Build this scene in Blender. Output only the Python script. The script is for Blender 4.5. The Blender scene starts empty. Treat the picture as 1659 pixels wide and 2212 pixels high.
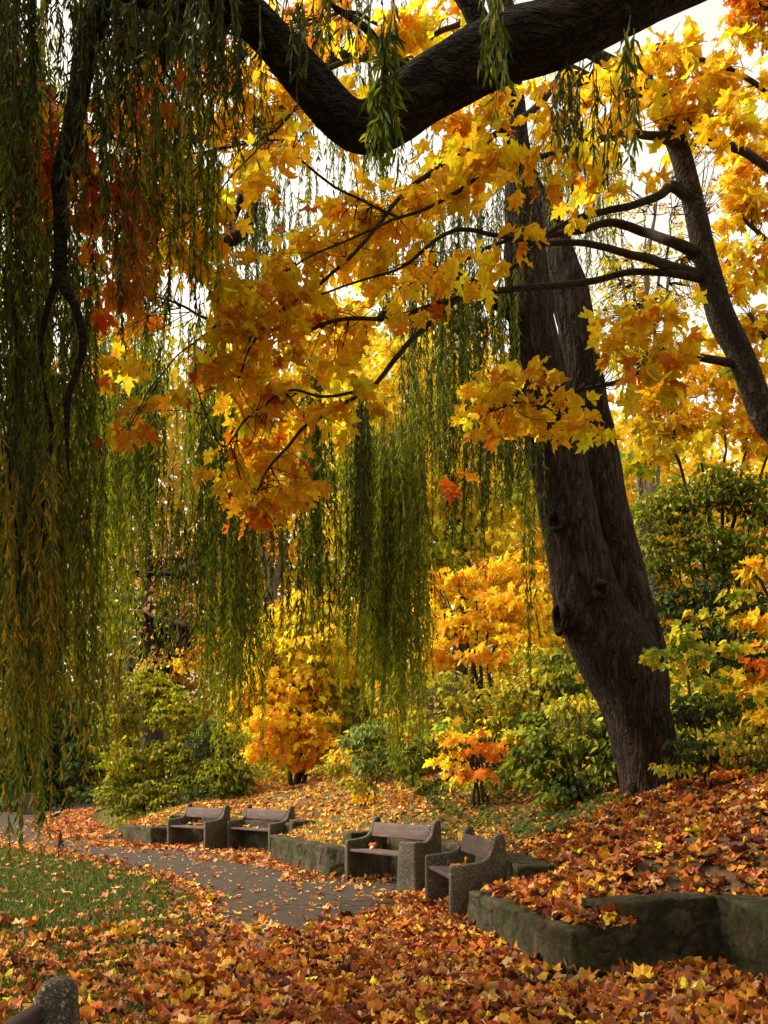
import bpy, math
import numpy as np
from mathutils import Vector

# ------------------------------------------------------------------ camera, sky, sun, exposure
scene = bpy.context.scene
COL = scene.collection
CAM_H, HOR, CU, FL = 1.6, 1673.0, 829.5, 2212.0      # eye height, horizon row, centre column, focal (view pixels)

cam_d = bpy.data.cameras.new("camera")
cam = bpy.data.objects.new("camera", cam_d)
COL.objects.link(cam)
cam.location = (0, 0, CAM_H)
cam.rotation_euler = (math.radians(90), 0, 0)
cam_d.sensor_fit = 'VERTICAL'
cam_d.sensor_height = 36.0
cam_d.lens = 36.0
cam_d.shift_y = (HOR - 1106.0) / 2212.0
cam_d.clip_start, cam_d.clip_end = 0.05, 1000.0
scene.camera = cam

SUN_DIR = Vector((-0.70, 0.12, 0.70)).normalized()       # towards the sun
world = bpy.data.worlds.new("World")
scene.world = world
world.use_nodes = True
wn, wl = world.node_tree.nodes, world.node_tree.links
wn.clear()
sky = wn.new('ShaderNodeTexSky')
sky.sky_type = 'NISHITA'
sky.sun_disc = False
sky.sun_elevation = math.asin(SUN_DIR.z)
sky.sun_rotation = math.atan2(SUN_DIR.x, SUN_DIR.y)
sky.dust_density = 4.0
sat = wn.new('ShaderNodeHueSaturation')                    # a white overcast sky
sat.inputs['Saturation'].default_value = 0.10
bg = wn.new('ShaderNodeBackground')
bg.inputs['Strength'].default_value = 0.15
wo = wn.new('ShaderNodeOutputWorld')
wl.new(sky.outputs[0], sat.inputs['Color'])
warm = wn.new('ShaderNodeMix'); warm.data_type = 'RGBA'; warm.blend_type = 'MULTIPLY'
warm.inputs[0].default_value = 1.0
warm.inputs[7].default_value = (1.0, 0.90, 0.74, 1)
wl.new(sat.outputs[0], warm.inputs[6])
wl.new(warm.outputs[2], bg.inputs['Color'])
wl.new(bg.outputs[0], wo.inputs['Surface'])

sun_d = bpy.data.lights.new("sun", 'SUN')
sun_d.energy = 1.5
sun_d.angle = math.radians(12)
sun_d.color = (1.0, 0.87, 0.66)
sun = bpy.data.objects.new("sun", sun_d)
COL.objects.link(sun)
sun.rotation_euler = (-SUN_DIR).to_track_quat('-Z', 'Y').to_euler()
sun.location = (-10, 0, 20)

scene.view_settings.view_transform = 'Standard'
scene.view_settings.look = 'None'
scene.view_settings.exposure = 1.48
scene.view_settings.gamma = 1.0
scene.cycles.max_bounces = 8
scene.cycles.diffuse_bounces = 4
scene.cycles.transmission_bounces = 6

# ------------------------------------------------------------------ helpers
rng = np.random.default_rng(11)


def P(u, v, d):
    """A point at distance d into the scene, found from where it is seen."""
    return np.array([(u - CU) / FL * d, d, CAM_H + (HOR - v) / FL * d])


def hash3(i, j, k, seed=0):
    i = i.astype(np.int64); j = j.astype(np.int64); k = k.astype(np.int64)
    h = (i * 374761393 + j * 668265263 + k * 2147483647 + seed * 974711) & 0xffffffff
    h = ((h ^ (h >> 13)) * 1274126177) & 0xffffffff
    h = ((h ^ (h >> 16)) * 2246822519) & 0xffffffff
    return ((h ^ (h >> 15)) & 0xffffff) / float(0xffffff)


def vnoise(p, seed=0):
    f = np.floor(p); t = p - f; t = t * t * (3 - 2 * t)
    i, j, k = f[:, 0], f[:, 1], f[:, 2]
    out = 0
    for a in (0, 1):
        for b in (0, 1):
            for c in (0, 1):
                w = (t[:, 0] if a else 1 - t[:, 0]) * (t[:, 1] if b else 1 - t[:, 1]) * (t[:, 2] if c else 1 - t[:, 2])
                out = out + w * hash3(i + a, j + b, k + c, seed)
    return out


def fbm(p, seed=0, o=4):
    s, a, out = 1.0, 0.5, 0
    for n in range(o):
        out = out + a * vnoise(p * s, seed + n)
        s *= 2.03; a *= 0.5
    return out


def worley(p, seed=0):
    """Distance to the nearest and second nearest cell point, and the cell's random number."""
    f = np.floor(p)
    d1 = np.full(len(p), 9.0); d2 = np.full(len(p), 9.0); cid = np.zeros(len(p))
    for a in (-1, 0, 1):
        for b in (-1, 0, 1):
            for c in (-1, 0, 1):
                i, j, k = f[:, 0] + a, f[:, 1] + b, f[:, 2] + c
                q = np.stack([i + hash3(i, j, k, seed), j + hash3(i, j, k, seed + 1), k + hash3(i, j, k, seed + 2)], 1)
                d = np.linalg.norm(p - q, axis=1)
                near = d < d1
                d2 = np.where(near, d1, np.minimum(d2, d))
                cid = np.where(near, hash3(i, j, k, seed + 3), cid)
                d1 = np.where(near, d, d1)
    return d1, d2, cid


class MB:
    """Collects vertices, faces, colours and texture coordinates; build() links them as one mesh object."""
    def __init__(self):
        self.v, self.f, self.c, self.uv, self.n = [], [], [], [], 0

    def add(self, v, faces, col=None, uv=None):
        v = np.asarray(v, float).reshape(-1, 3)
        self.v.append(v)
        for fa in faces:
            fa = np.asarray(fa, dtype=np.int64)
            self.f.append(fa + self.n)
        if col is None:
            col = np.ones((len(v), 3))
        col = np.asarray(col, float)
        if col.ndim == 1:
            col = np.tile(col, (len(v), 1))
        self.c.append(col)
        self.uv.append(np.zeros((len(v), 2)) if uv is None else uv)
        self.n += len(v)

    def build(self, name, mat, parent=None, smooth=True, loc=None):
        v = np.concatenate(self.v)
        if loc is not None:
            v = v - np.asarray(loc)
        m = bpy.data.meshes.new(name)
        m.vertices.add(len(v))
        m.vertices.foreach_set('co', v.astype(np.float32).ravel())
        loops = np.concatenate([f.ravel() for f in self.f])
        sizes = np.concatenate([np.full(len(f), f.shape[1]) for f in self.f])
        starts = np.concatenate([[0], np.cumsum(sizes)[:-1]])
        m.loops.add(len(loops))
        m.polygons.add(len(sizes))
        m.polygons.foreach_set('loop_start', starts.astype(np.int32))
        m.loops.foreach_set('vertex_index', loops.astype(np.int32))
        m.polygons.foreach_set('use_smooth', np.full(len(sizes), smooth))
        at = m.attributes.new('col', 'FLOAT_COLOR', 'POINT')
        c = np.concatenate(self.c)
        at.data.foreach_set('color', np.concatenate([c, np.ones((len(c), 1))], 1).astype(np.float32).ravel())
        uvl = m.uv_layers.new(name='along')
        uvl.data.foreach_set('uv', np.concatenate(self.uv)[loops].astype(np.float32).ravel())
        m.update(calc_edges=True)
        m.materials.append(mat)
        o = bpy.data.objects.new(name, m)
        COL.objects.link(o)
        if parent is not None:
            o.parent = parent
        if loc is not None and parent is None:
            o.location = loc
        return o


def tag(o, label=None, cat=None, group=None, kind=None):
    if label: o['label'] = label
    if cat: o['category'] = cat
    if group: o['group'] = group
    if kind: o['kind'] = kind
    return o


def thing(name, label, cat, loc=(0, 0, 0), rz=0.0, group=None):
    o = bpy.data.objects.new(name, None)
    COL.objects.link(o)
    o.empty_display_size = 0.2
    o.location = loc
    o.rotation_euler = (0, 0, rz)
    return tag(o, label, cat, group)


def smooth_path(pts, n):
    """Catmull-Rom through rows of (x, y, z, r, ...)."""
    pts = np.asarray(pts, float)
    p = np.vstack([2 * pts[0] - pts[1], pts, 2 * pts[-1] - pts[-2]])
    out = []
    for i in range(1, len(p) - 2):
        t = np.linspace(0, 1, n, endpoint=False)[:, None]
        a, b, c, d = p[i - 1], p[i], p[i + 1], p[i + 2]
        out.append(0.5 * ((2 * b) + (-a + c) * t + (2 * a - 5 * b + 4 * c - d) * t ** 2 + (-a + 3 * b - 3 * c + d) * t ** 3))
    out.append(pts[-1][None])
    return np.vstack(out)


def add_tube(mb, pts, n=6, sides=12, bark=0.0, ridges=14, wob=0.0, seed=0, col=None):
    """A tapering limb through rows (x, y, z, radius)."""
    q = smooth_path(pts, n)
    c, r = q[:, :3].copy(), np.maximum(q[:, 3], 0.001)
    L = np.concatenate([[0], np.cumsum(np.linalg.norm(np.diff(c, axis=0), axis=1))])
    if wob:
        w = np.stack([fbm(np.stack([L * 1.7, np.full_like(L, k * 7.1 + seed), np.zeros_like(L)], 1), seed) - 0.47 for k in range(3)], 1)
        c += w * wob * np.minimum(1, L / 0.3)[:, None]
    t = np.gradient(c, axis=0)
    t /= np.linalg.norm(t, axis=1)[:, None]
    ref = np.tile(np.array([0.0, 1.0, 0.02]), (len(c), 1))
    bad = np.abs((t * ref).sum(1)) > 0.95
    ref[bad] = (1, 0, 0)
    a = np.cross(t, ref); a /= np.linalg.norm(a, axis=1)[:, None]
    b = np.cross(t, a)
    th = np.linspace(0, 2 * np.pi, sides, endpoint=False)
    R = np.tile(r[:, None], (1, sides))
    if bark:
        TH, LL = np.meshgrid(th, L)
        k = ridges / (2 * np.pi)
        px = np.stack([np.cos(TH).ravel() * k * 0.55, np.sin(TH).ravel() * k * 0.55, LL.ravel() * 1.1], 1)
        warp = fbm(px * 0.9, seed + 5, 3)
        rid = np.abs(fbm(px + warp[:, None] * 1.4, seed, 3) - 0.45) * 2.2
        big = fbm(np.stack([np.cos(TH).ravel() * 0.8, np.sin(TH).ravel() * 0.8, LL.ravel() * 0.7], 1), seed + 9, 3) - 0.45
        R = R * (1 + big.reshape(R.shape) * 0.28) + bark * (np.minimum(rid, 1).reshape(R.shape) - 0.5)
    v = c[:, None, :] + R[:, :, None] * (np.cos(th)[None, :, None] * a[:, None, :] + np.sin(th)[None, :, None] * b[:, None, :])
    i = np.arange(len(c) - 1)[:, None] * sides
    j = np.arange(sides)[None, :]
    j2 = (j + 1) % sides
    f = np.stack([i + j, i + j2, i + sides + j2, i + sides + j], -1).reshape(-1, 4)
    uv = np.stack(np.broadcast_arrays(th[None, :] * r.mean(), L[:, None]), -1).reshape(-1, 2)
    mb.add(v.reshape(-1, 3), [f], col, uv)
    e = (len(c) - 1) * sides + np.arange(sides)
    mb.f.append((e + mb.n - len(c) * sides)[None, :])
    s = np.arange(sides)[::-1]
    mb.f.append((s + mb.n - len(c) * sides)[None, :])
    return q


def add_twigs(mb, A, B, r0, r1, sag=0.1, col=(0.05, 0.036, 0.026)):
    """Many thin three-sided twigs from A to B at once."""
    N = len(A)
    if N == 0:
        return
    S = 5
    t = np.linspace(0, 1, S)
    mid = rng.normal(0, 0.12, (N, 3)) * np.linalg.norm(B - A, axis=1)[:, None]
    mid[:, 2] -= sag * np.linalg.norm(B - A, axis=1) * -1
    c = A[:, None] + (B - A)[:, None] * t[None, :, None] + mid[:, None] * (t * (1 - t) * 2)[None, :, None]
    d = B - A
    d = d / (np.linalg.norm(d, axis=1)[:, None] + 1e-9)
    ref = np.tile(np.array([0.3, 0.2, 0.93]), (N, 1))
    a = np.cross(d, ref); a /= (np.linalg.norm(a, axis=1)[:, None] + 1e-9)
    b = np.cross(d, a)
    r = r0 + (r1 - r0) * t
    th = np.arange(3) * 2.0944
    v = c[:, :, None, :] + r[None, :, None, None] * (np.cos(th)[None, None, :, None] * a[:, None, None, :] + np.sin(th)[None, None, :, None] * b[:, None, None, :])
    base = (np.arange(N) * S * 3)[:, None, None]
    i = (np.arange(S - 1) * 3)[None, :, None]
    j = np.arange(3)[None, None, :]
    j2 = (j + 1) % 3
    f = np.stack([base + i + j, base + i + j2, base + i + 3 + j2, base + i + 3 + j], -1).reshape(-1, 4)
    mb.add(v.reshape(-1, 3), [f], col)


# ------------------------------------------------------------------ leaf shapes
def leaf_set(half, centre, n, cup, fold, droop, crumple, seed=1):
    """n curled versions of one outline (x = towards the tip, y = sideways)."""
    r = np.random.default_rng(seed)
    half = np.array(half, float)
    out = np.vstack([half, (half[1:-1] * [1, -1])[::-1]])
    pts = np.vstack([[centre, 0.0], out])
    m = len(out)
    f = np.stack([np.zeros(m, int), 1 + np.arange(m), 1 + (np.arange(m) + 1) % m], 1)
    T = []
    for _ in range(n):
        p = pts + np.vstack([[0, 0], r.normal(0, 0.012, (m, 2))])
        x, y = p[:, 0], p[:, 1]
        z = (r.uniform(-cup, cup) * ((x - 0.4) ** 2 + y ** 2) * 1.5 + r.uniform(-0.6, 1) * fold * np.abs(y)
             - r.uniform(0, droop) * x ** 2 + r.uniform(-1, 1) * crumple * x * y
             + crumple * 0.5 * np.sin(x * r.uniform(5, 9) + r.uniform(0, 6)) * np.cos(y * r.uniform(5, 9) + r.uniform(0, 6)))
        z[0] += -0.03
        T.append(np.stack([x, y, z], 1))
    return np.array(T), f


MAPLE_HALF = [(0, 0), (-0.07, 0.14), (-0.10, 0.24), (-0.05, 0.40), (0.05, 0.33), (0.14, 0.36), (0.20, 0.28), (0.28, 0.42), (0.38, 0.46),
              (0.50, 0.63), (0.53, 0.48), (0.64, 0.45), (0.57, 0.33), (0.51, 0.19), (0.64, 0.21), (0.76, 0.27), (0.77, 0.14), (0.87, 0.10), (1.04, 0)]
MAPLE_DRYH = [(0, 0), (-0.06, 0.16), (-0.06, 0.36), (0.06, 0.32), (0.16, 0.33), (0.24, 0.33), (0.34, 0.44), (0.48, 0.55), (0.52, 0.45), (0.60, 0.42), (0.57, 0.33), (0.56, 0.24), (0.66, 0.24), (0.74, 0.25), (0.78, 0.15), (0.88, 0.10), (1.0, 0)]
MAPLE_LOW = [(0, 0), (-0.07, 0.38), (0.18, 0.28), (0.50, 0.60), (0.51, 0.19), (0.76, 0.24), (1.04, 0)]
OVATE = [(0, 0), (0.15, 0.18), (0.45, 0.27), (0.8, 0.14), (1.0, 0)]
LANCE = [(0, 0), (0.25, 0.065), (0.6, 0.055), (1.0, 0)]
MAPLE = leaf_set(MAPLE_HALF, 0.36, 24, 0.55, 0.35, 0.5, 0.22, 1)
MAPLE_DRY = leaf_set([(x_ * 0.95 + 0.02, y_ * 0.95) if k_ % 2 else (x_ + 0.03 * (0.5 - x_), y_ + 0.03) for k_, (x_, y_) in enumerate(MAPLE_DRYH)], 0.36, 26, 0.75, 0.45, 0.5, 0.42, 2)
MAPLE_FAR = leaf_set(MAPLE_LOW, 0.36, 8, 0.4, 0.3, 0.4, 0.1, 3)
LEAF = leaf_set(OVATE, 0.45, 8, 0.4, 0.4, 0.5, 0.1, 4)
WILLOW = leaf_set(LANCE, 0.4, 8, 0.0, 0.3, 0.45, 0.25, 5)


def unit(a):
    return a / (np.linalg.norm(a, axis=-1, keepdims=True) + 1e-9)


def add_leaves(mb, shape, pos, tip, nrm, size, col):
    T, f = shape
    N = len(pos)
    if N == 0:
        return
    X = unit(tip)
    Z = unit(nrm - (nrm * X).sum(1)[:, None] * X)
    Y = np.cross(Z, X)
    t = T[rng.integers(0, len(T), N)] * size[:, None, None]
    v = pos[:, None] + t[:, :, :1] * X[:, None] + t[:, :, 1:2] * Y[:, None] + t[:, :, 2:] * Z[:, None]
    n = T.shape[1]
    ff = (f[None] + (np.arange(N) * n)[:, None, None]).reshape(-1, f.shape[1])
    mb.add(v.reshape(-1, 3), [ff], np.repeat(col, n, 0))


def pick(pal, N, jit=0.16):
    """N colours from a weighted palette, each a little off."""
    c = np.array([p[:3] for p in pal]); w = np.array([p[3] for p in pal], float)
    o = c[rng.choice(len(c), N, p=w / w.sum())]
    o = o * np.exp(rng.normal(0, jit, (N, 1))) * np.exp(rng.normal(0, jit * 0.35, (N, 3)))
    return np.clip(o, 0.003, 0.9)


YEL = [(0.94, 0.58, 0.025, 6), (0.94, 0.50, 0.02, 6), (0.90, 0.40, 0.02, 2), (0.62, 0.20, 0.02, 0.3)]
AMB = [(0.92, 0.56, 0.025, 5), (0.90, 0.44, 0.02, 4), (0.80, 0.28, 0.02, 1.6), (0.55, 0.14, 0.02, 0.4), (0.92, 0.64, 0.03, 3)]
ORG = [(0.86, 0.32, 0.02, 4), (0.80, 0.21, 0.02, 3), (0.62, 0.10, 0.02, 1), (0.88, 0.44, 0.02, 2)]
RED = [(0.65, 0.09, 0.02, 3), (0.75, 0.16, 0.03, 3), (0.45, 0.05, 0.02, 1), (0.6, 0.25, 0.12, 1)]
LEM = [(0.88, 0.64, 0.03, 5), (0.84, 0.58, 0.05, 3), (0.88, 0.50, 0.02, 3), (0.5, 0.46, 0.04, 1)]
YGR = [(0.42, 0.40, 0.03, 4), (0.60, 0.48, 0.03, 3), (0.20, 0.26, 0.03, 3), (0.75, 0.42, 0.02, 1)]
SHY = [(0.32, 0.32, 0.012, 4), (0.44, 0.37, 0.012, 3), (0.17, 0.21, 0.015, 3)]
GRN = [(0.12, 0.165, 0.012, 4), (0.19, 0.22, 0.014, 3), (0.32, 0.30, 0.016, 1.4), (0.06, 0.09, 0.010, 2.4)]
SHR = [(0.22, 0.26, 0.02, 4), (0.34, 0.33, 0.02, 3), (0.12, 0.16, 0.02, 3), (0.5, 0.36, 0.02, 0.8)]
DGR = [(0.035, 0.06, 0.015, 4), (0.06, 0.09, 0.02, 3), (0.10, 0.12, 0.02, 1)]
TEA = [(0.13, 0.20, 0.05, 4), (0.20, 0.27, 0.06, 2), (0.35, 0.33, 0.05, 1)]
WGR = [(0.095, 0.15, 0.010, 5), (0.15, 0.20, 0.012, 4), (0.27, 0.28, 0.015, 2.2), (0.04, 0.075, 0.008, 3)]
WLT = [(0.26, 0.32, 0.014, 5), (0.38, 0.39, 0.016, 3), (0.11, 0.16, 0.010, 3), (0.46, 0.40, 0.02, 1)]
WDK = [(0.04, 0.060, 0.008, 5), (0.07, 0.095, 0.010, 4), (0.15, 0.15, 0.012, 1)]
WYE = [(0.34, 0.25, 0.012, 4), (0.24, 0.18, 0.010, 3), (0.13, 0.14, 0.010, 3), (0.42, 0.22, 0.012, 1)]
WRE = [(0.62, 0.24, 0.05, 4), (0.70, 0.34, 0.09, 3), (0.42, 0.13, 0.03, 2)]
LITTER = [(0.55, 0.19, 0.025, 5), (0.46, 0.12, 0.025, 4.5), (0.28, 0.065, 0.022, 4), (0.11, 0.034, 0.020, 3), (0.70, 0.32, 0.03, 3), (0.78, 0.50, 0.04, 2),
          (0.66, 0.37, 0.14, 2.2), (0.42, 0.18, 0.07, 2)]
LITPALE = [(0.70, 0.30, 0.06, 4), (0.62, 0.24, 0.06, 3), (0.76, 0.46, 0.12, 3), (0.48, 0.16, 0.04, 2), (0.78, 0.5, 0.06, 1.5)]
TAN = [(0.55, 0.30, 0.12, 2), (0.45, 0.22, 0.07, 2), (0.62, 0.40, 0.05, 2), (0.40, 0.30, 0.06, 1)]


# ------------------------------------------------------------------ materials
def mat_new(name):
    m = bpy.data.materials.new(name)
    m.use_nodes = True
    nt = m.node_tree
    return m, nt.nodes, nt.links, nt.nodes['Principled BSDF'], nt.nodes['Material Output']


def leaf_mat(name, trans=0.45, rough=0.55, spec=0.3, tint=(1.0, 1.0, 1.0)):
    m, N, L, b, out = mat_new(name)
    at = N.new('ShaderNodeAttribute'); at.attribute_name = 'col'
    tc = N.new('ShaderNodeTexCoord')
    nz = N.new('ShaderNodeTexNoise'); nz.inputs['Scale'].default_value = 34; nz.inputs['Detail'].default_value = 3
    L.new(tc.outputs['Object'], nz.inputs['Vector'])
    mr = N.new('ShaderNodeMapRange'); mr.inputs[1].default_value = 0.3; mr.inputs[2].default_value = 0.7
    mr.inputs[3].default_value = 0.72; mr.inputs[4].default_value = 1.15
    L.new(nz.outputs[0], mr.inputs[0])
    mx = N.new('ShaderNodeVectorMath'); mx.operation = 'SCALE'
    L.new(at.outputs['Color'], mx.inputs[0]); L.new(mr.outputs[0], mx.inputs['Scale'])
    L.new(mx.outputs[0], b.inputs['Base Color'])
    b.inputs['Roughness'].default_value = rough
    b.inputs['Specular IOR Level'].default_value = spec
    tr = N.new('ShaderNodeBsdfTranslucent')
    tm = N.new('ShaderNodeVectorMath'); tm.operation = 'MULTIPLY'
    tm.inputs[1].default_value = tint
    L.new(mx.outputs[0], tm.inputs[0]); L.new(tm.outputs[0], tr.inputs['Color'])
    ms = N.new('ShaderNodeMixShader'); ms.inputs[0].default_value = trans
    L.new(b.outputs[0], ms.inputs[1]); L.new(tr.outputs[0], ms.inputs[2])
    L.new(ms.outputs[0], out.inputs['Surface'])
    return m


M_MAPLE = leaf_mat('maple_leaf', 0.64, 0.65, 0.10, (1.06, 1.16, 0.9))
M_LITTER = leaf_mat('dry_leaf', 0.12, 0.6, 0.16)
M_WILLOW = leaf_mat('willow_leaf', 0.45, 0.55, 0.16, (1.3, 1.25, 0.6))
M_LEAF = leaf_mat('shrub_leaf', 0.42, 0.6, 0.12, (1.25, 1.2, 0.7))
M_GRASS = leaf_mat('grass_blade', 0.35, 0.6, 0.12)


def noisy(name, scale, c1, c2, c3=None, rough=0.85, bump=0.3, bscale=None, stretch=(1, 1, 1), coord='Object', spec=0.25, vcol=False, dist=0.02, lo=0.35, hi=0.65):
    m, N, L, b, out = mat_new(name)
    tc = N.new('ShaderNodeTexCoord')
    mp = N.new('ShaderNodeMapping'); mp.inputs['Scale'].default_value = stretch
    L.new(tc.outputs[coord], mp.inputs['Vector'])
    n1 = N.new('ShaderNodeTexNoise'); n1.inputs['Scale'].default_value = scale; n1.inputs['Detail'].default_value = 8
    n1.inputs['Roughness'].default_value = 0.65
    L.new(mp.outputs[0], n1.inputs['Vector'])
    cr = N.new('ShaderNodeValToRGB')
    cr.color_ramp.elements[0].position = lo; cr.color_ramp.elements[0].color = (*c1, 1)
    cr.color_ramp.elements[1].position = hi; cr.color_ramp.elements[1].color = (*c2, 1)
    L.new(n1.outputs[0], cr.inputs[0])
    colour = cr.outputs[0]
    if c3 is not None:
        n3 = N.new('ShaderNodeTexNoise'); n3.inputs['Scale'].default_value = scale * 0.23; n3.inputs['Detail'].default_value = 6
        L.new(mp.outputs[0], n3.inputs['Vector'])
        r3 = N.new('ShaderNodeMapRange'); r3.inputs[1].default_value = 0.45; r3.inputs[2].default_value = 0.65
        L.new(n3.outputs[0], r3.inputs[0])
        mx = N.new('ShaderNodeMix'); mx.data_type = 'RGBA'; mx.inputs[7].default_value = (*c3, 1)
        L.new(r3.outputs[0], mx.inputs[0]); L.new(colour, mx.inputs[6])
        colour = mx.outputs[2]
    if vcol:
        at = N.new('ShaderNodeAttribute'); at.attribute_name = 'col'
        mm = N.new('ShaderNodeVectorMath'); mm.operation = 'MULTIPLY'
        L.new(colour, mm.inputs[0]); L.new(at.outputs['Color'], mm.inputs[1])
        colour = mm.outputs[0]
    L.new(colour, b.inputs['Base Color'])
    b.inputs['Roughness'].default_value = rough
    b.inputs['Specular IOR Level'].default_value = spec
    n2 = N.new('ShaderNodeTexNoise'); n2.inputs['Scale'].default_value = bscale or scale * 3; n2.inputs['Detail'].default_value = 8
    L.new(mp.outputs[0], n2.inputs['Vector'])
    bp = N.new('ShaderNodeBump'); bp.inputs['Strength'].default_value = bump; bp.inputs['Distance'].default_value = dist
    L.new(n2.outputs[0], bp.inputs['Height']); L.new(bp.outputs[0], b.inputs['Normal'])
    return m


def bark_mat(name, c1, c2, moss, k=1.0, grain=(10, 10, 2.2)):
    """Furrowed bark running along the limb."""
    m, N, L, b, out = mat_new(name)
    tc = N.new('ShaderNodeTexCoord')
    mp = N.new('ShaderNodeMapping'); mp.inputs['Scale'].default_value = tuple(q * k for q in grain)
    L.new(tc.outputs['Object'], mp.inputs['Vector'])
    nd = N.new('ShaderNodeTexNoise'); nd.inputs['Scale'].default_value = 0.6; nd.inputs['Detail'].default_value = 4
    L.new(mp.outputs[0], nd.inputs['Vector'])
    ad = N.new('ShaderNodeVectorMath'); ad.operation = 'MULTIPLY_ADD'; ad.inputs[1].default_value = (2.2, 2.2, 2.2)
    L.new(nd.outputs['Color'], ad.inputs[0]); L.new(mp.outputs[0], ad.inputs[2])
    vo = N.new('ShaderNodeTexNoise'); vo.inputs['Scale'].default_value = 1.0; vo.inputs['Detail'].default_value = 3; vo.inputs['Roughness'].default_value = 0.6
    L.new(ad.outputs[0], vo.inputs['Vector'])
    sb = N.new('ShaderNodeMath'); sb.operation = 'SUBTRACT'; sb.inputs[1].default_value = 0.5
    L.new(vo.outputs[0], sb.inputs[0])
    ab = N.new('ShaderNodeMath'); ab.operation = 'ABSOLUTE'
    L.new(sb.outputs[0], ab.inputs[0])
    r1 = N.new('ShaderNodeMapRange'); r1.inputs[1].default_value = 0.0; r1.inputs[2].default_value = 0.13
    L.new(ab.outputs[0], r1.inputs[0])
    fn = N.new('ShaderNodeTexNoise'); fn.inputs['Scale'].default_value = 30; fn.inputs['Detail'].default_value = 8
    L.new(tc.outputs['Object'], fn.inputs['Vector'])
    av = N.new('ShaderNodeMath'); av.operation = 'MULTIPLY_ADD'; av.inputs[1].default_value = 0.6
    L.new(fn.outputs[0], av.inputs[0]); L.new(r1.outputs[0], av.inputs[2])
    cr = N.new('ShaderNodeValToRGB')
    cr.color_ramp.elements[0].position = 0.2; cr.color_ramp.elements[0].color = (*c1, 1)
    cr.color_ramp.elements[1].position = 1.25; cr.color_ramp.elements[1].color = (*c2, 1)
    L.new(av.outputs[0], cr.inputs[0])
    n3 = N.new('ShaderNodeTexNoise'); n3.inputs['Scale'].default_value = 2.2; n3.inputs['Detail'].default_value = 7
    L.new(tc.outputs['Object'], n3.inputs['Vector'])
    r3 = N.new('ShaderNodeMapRange'); r3.inputs[1].default_value = 0.52; r3.inputs[2].default_value = 0.68; r3.inputs[4].default_value = 0.75
    L.new(n3.outputs[0], r3.inputs[0])
    mx = N.new('ShaderNodeMix'); mx.data_type = 'RGBA'; mx.inputs[7].default_value = (*moss, 1)
    L.new(r3.outputs[0], mx.inputs[0]); L.new(cr.outputs[0], mx.inputs[6])
    L.new(mx.outputs[2], b.inputs['Base Color'])
    b.inputs['Roughness'].default_value = 0.9
    b.inputs['Specular IOR Level'].default_value = 0.15
    bp = N.new('ShaderNodeBump'); bp.inputs['Strength'].default_value = 1.0; bp.inputs['Distance'].default_value = 0.05
    L.new(av.outputs[0], bp.inputs['Height']); L.new(bp.outputs[0], b.inputs['Normal'])
    return m


M_BARK = bark_mat('willow_bark', (0.007, 0.005, 0.004), (0.052, 0.033, 0.021), (0.018, 0.016, 0.009))
M_LIMB = bark_mat('willow_limb_bark', (0.008, 0.006, 0.005), (0.045, 0.034, 0.024), (0.020, 0.023, 0.011), 1.2, (3.2, 15, 12))
M_MBARK = bark_mat('maple_bark', (0.030, 0.021, 0.015), (0.095, 0.068, 0.048), (0.04, 0.042, 0.026), 1.6, (14, 14, 6))
M_TWIG = noisy('twig_bark', 20, (0.022, 0.015, 0.01), (0.06, 0.045, 0.032), rough=0.9)
M_WTWIG = noisy('willow_twig', 20, (0.10, 0.085, 0.03), (0.17, 0.14, 0.05), rough=0.8)
M_GTWIG = noisy('pale_twig', 12, (0.10, 0.075, 0.055), (0.20, 0.16, 0.12), rough=0.9)
M_PATH = noisy('asphalt_path', 9, (0.024, 0.015, 0.010), (0.062, 0.040, 0.027), (0.040, 0.028, 0.020), rough=0.9, bump=0.5, bscale=90, dist=0.01)
M_SOIL = noisy('leafy_soil', 7, (0.05, 0.03, 0.016), (0.16, 0.09, 0.04), (0.07, 0.055, 0.02), rough=0.95, bump=0.7, bscale=30, dist=0.03)
M_LAWN = noisy('lawn_soil', 5, (0.03, 0.05, 0.012), (0.07, 0.09, 0.02), (0.06, 0.045, 0.02), rough=0.95, bump=0.6, bscale=60, dist=0.02)
M_STONE = noisy('sandstone', 13, (0.032, 0.027, 0.019), (0.088, 0.073, 0.046), (0.036, 0.040, 0.017), rough=0.95, bump=0.9, bscale=45, dist=0.02, spec=0.08, vcol=True)
M_PLANK = noisy('bench_plank', 3, (0.045, 0.028, 0.025), (0.115, 0.076, 0.066), (0.07, 0.046, 0.042), rough=0.62, bump=0.25, bscale=14, stretch=(1, 9, 9), dist=0.006, spec=0.2)
M_CROW_BLACK = noisy('black_feather', 40, (0.012, 0.012, 0.014), (0.03, 0.03, 0.034), rough=0.5)
M_CROW_GREY = noisy('grey_feather', 40, (0.24, 0.23, 0.23), (0.34, 0.33, 0.33), rough=0.7)


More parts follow.
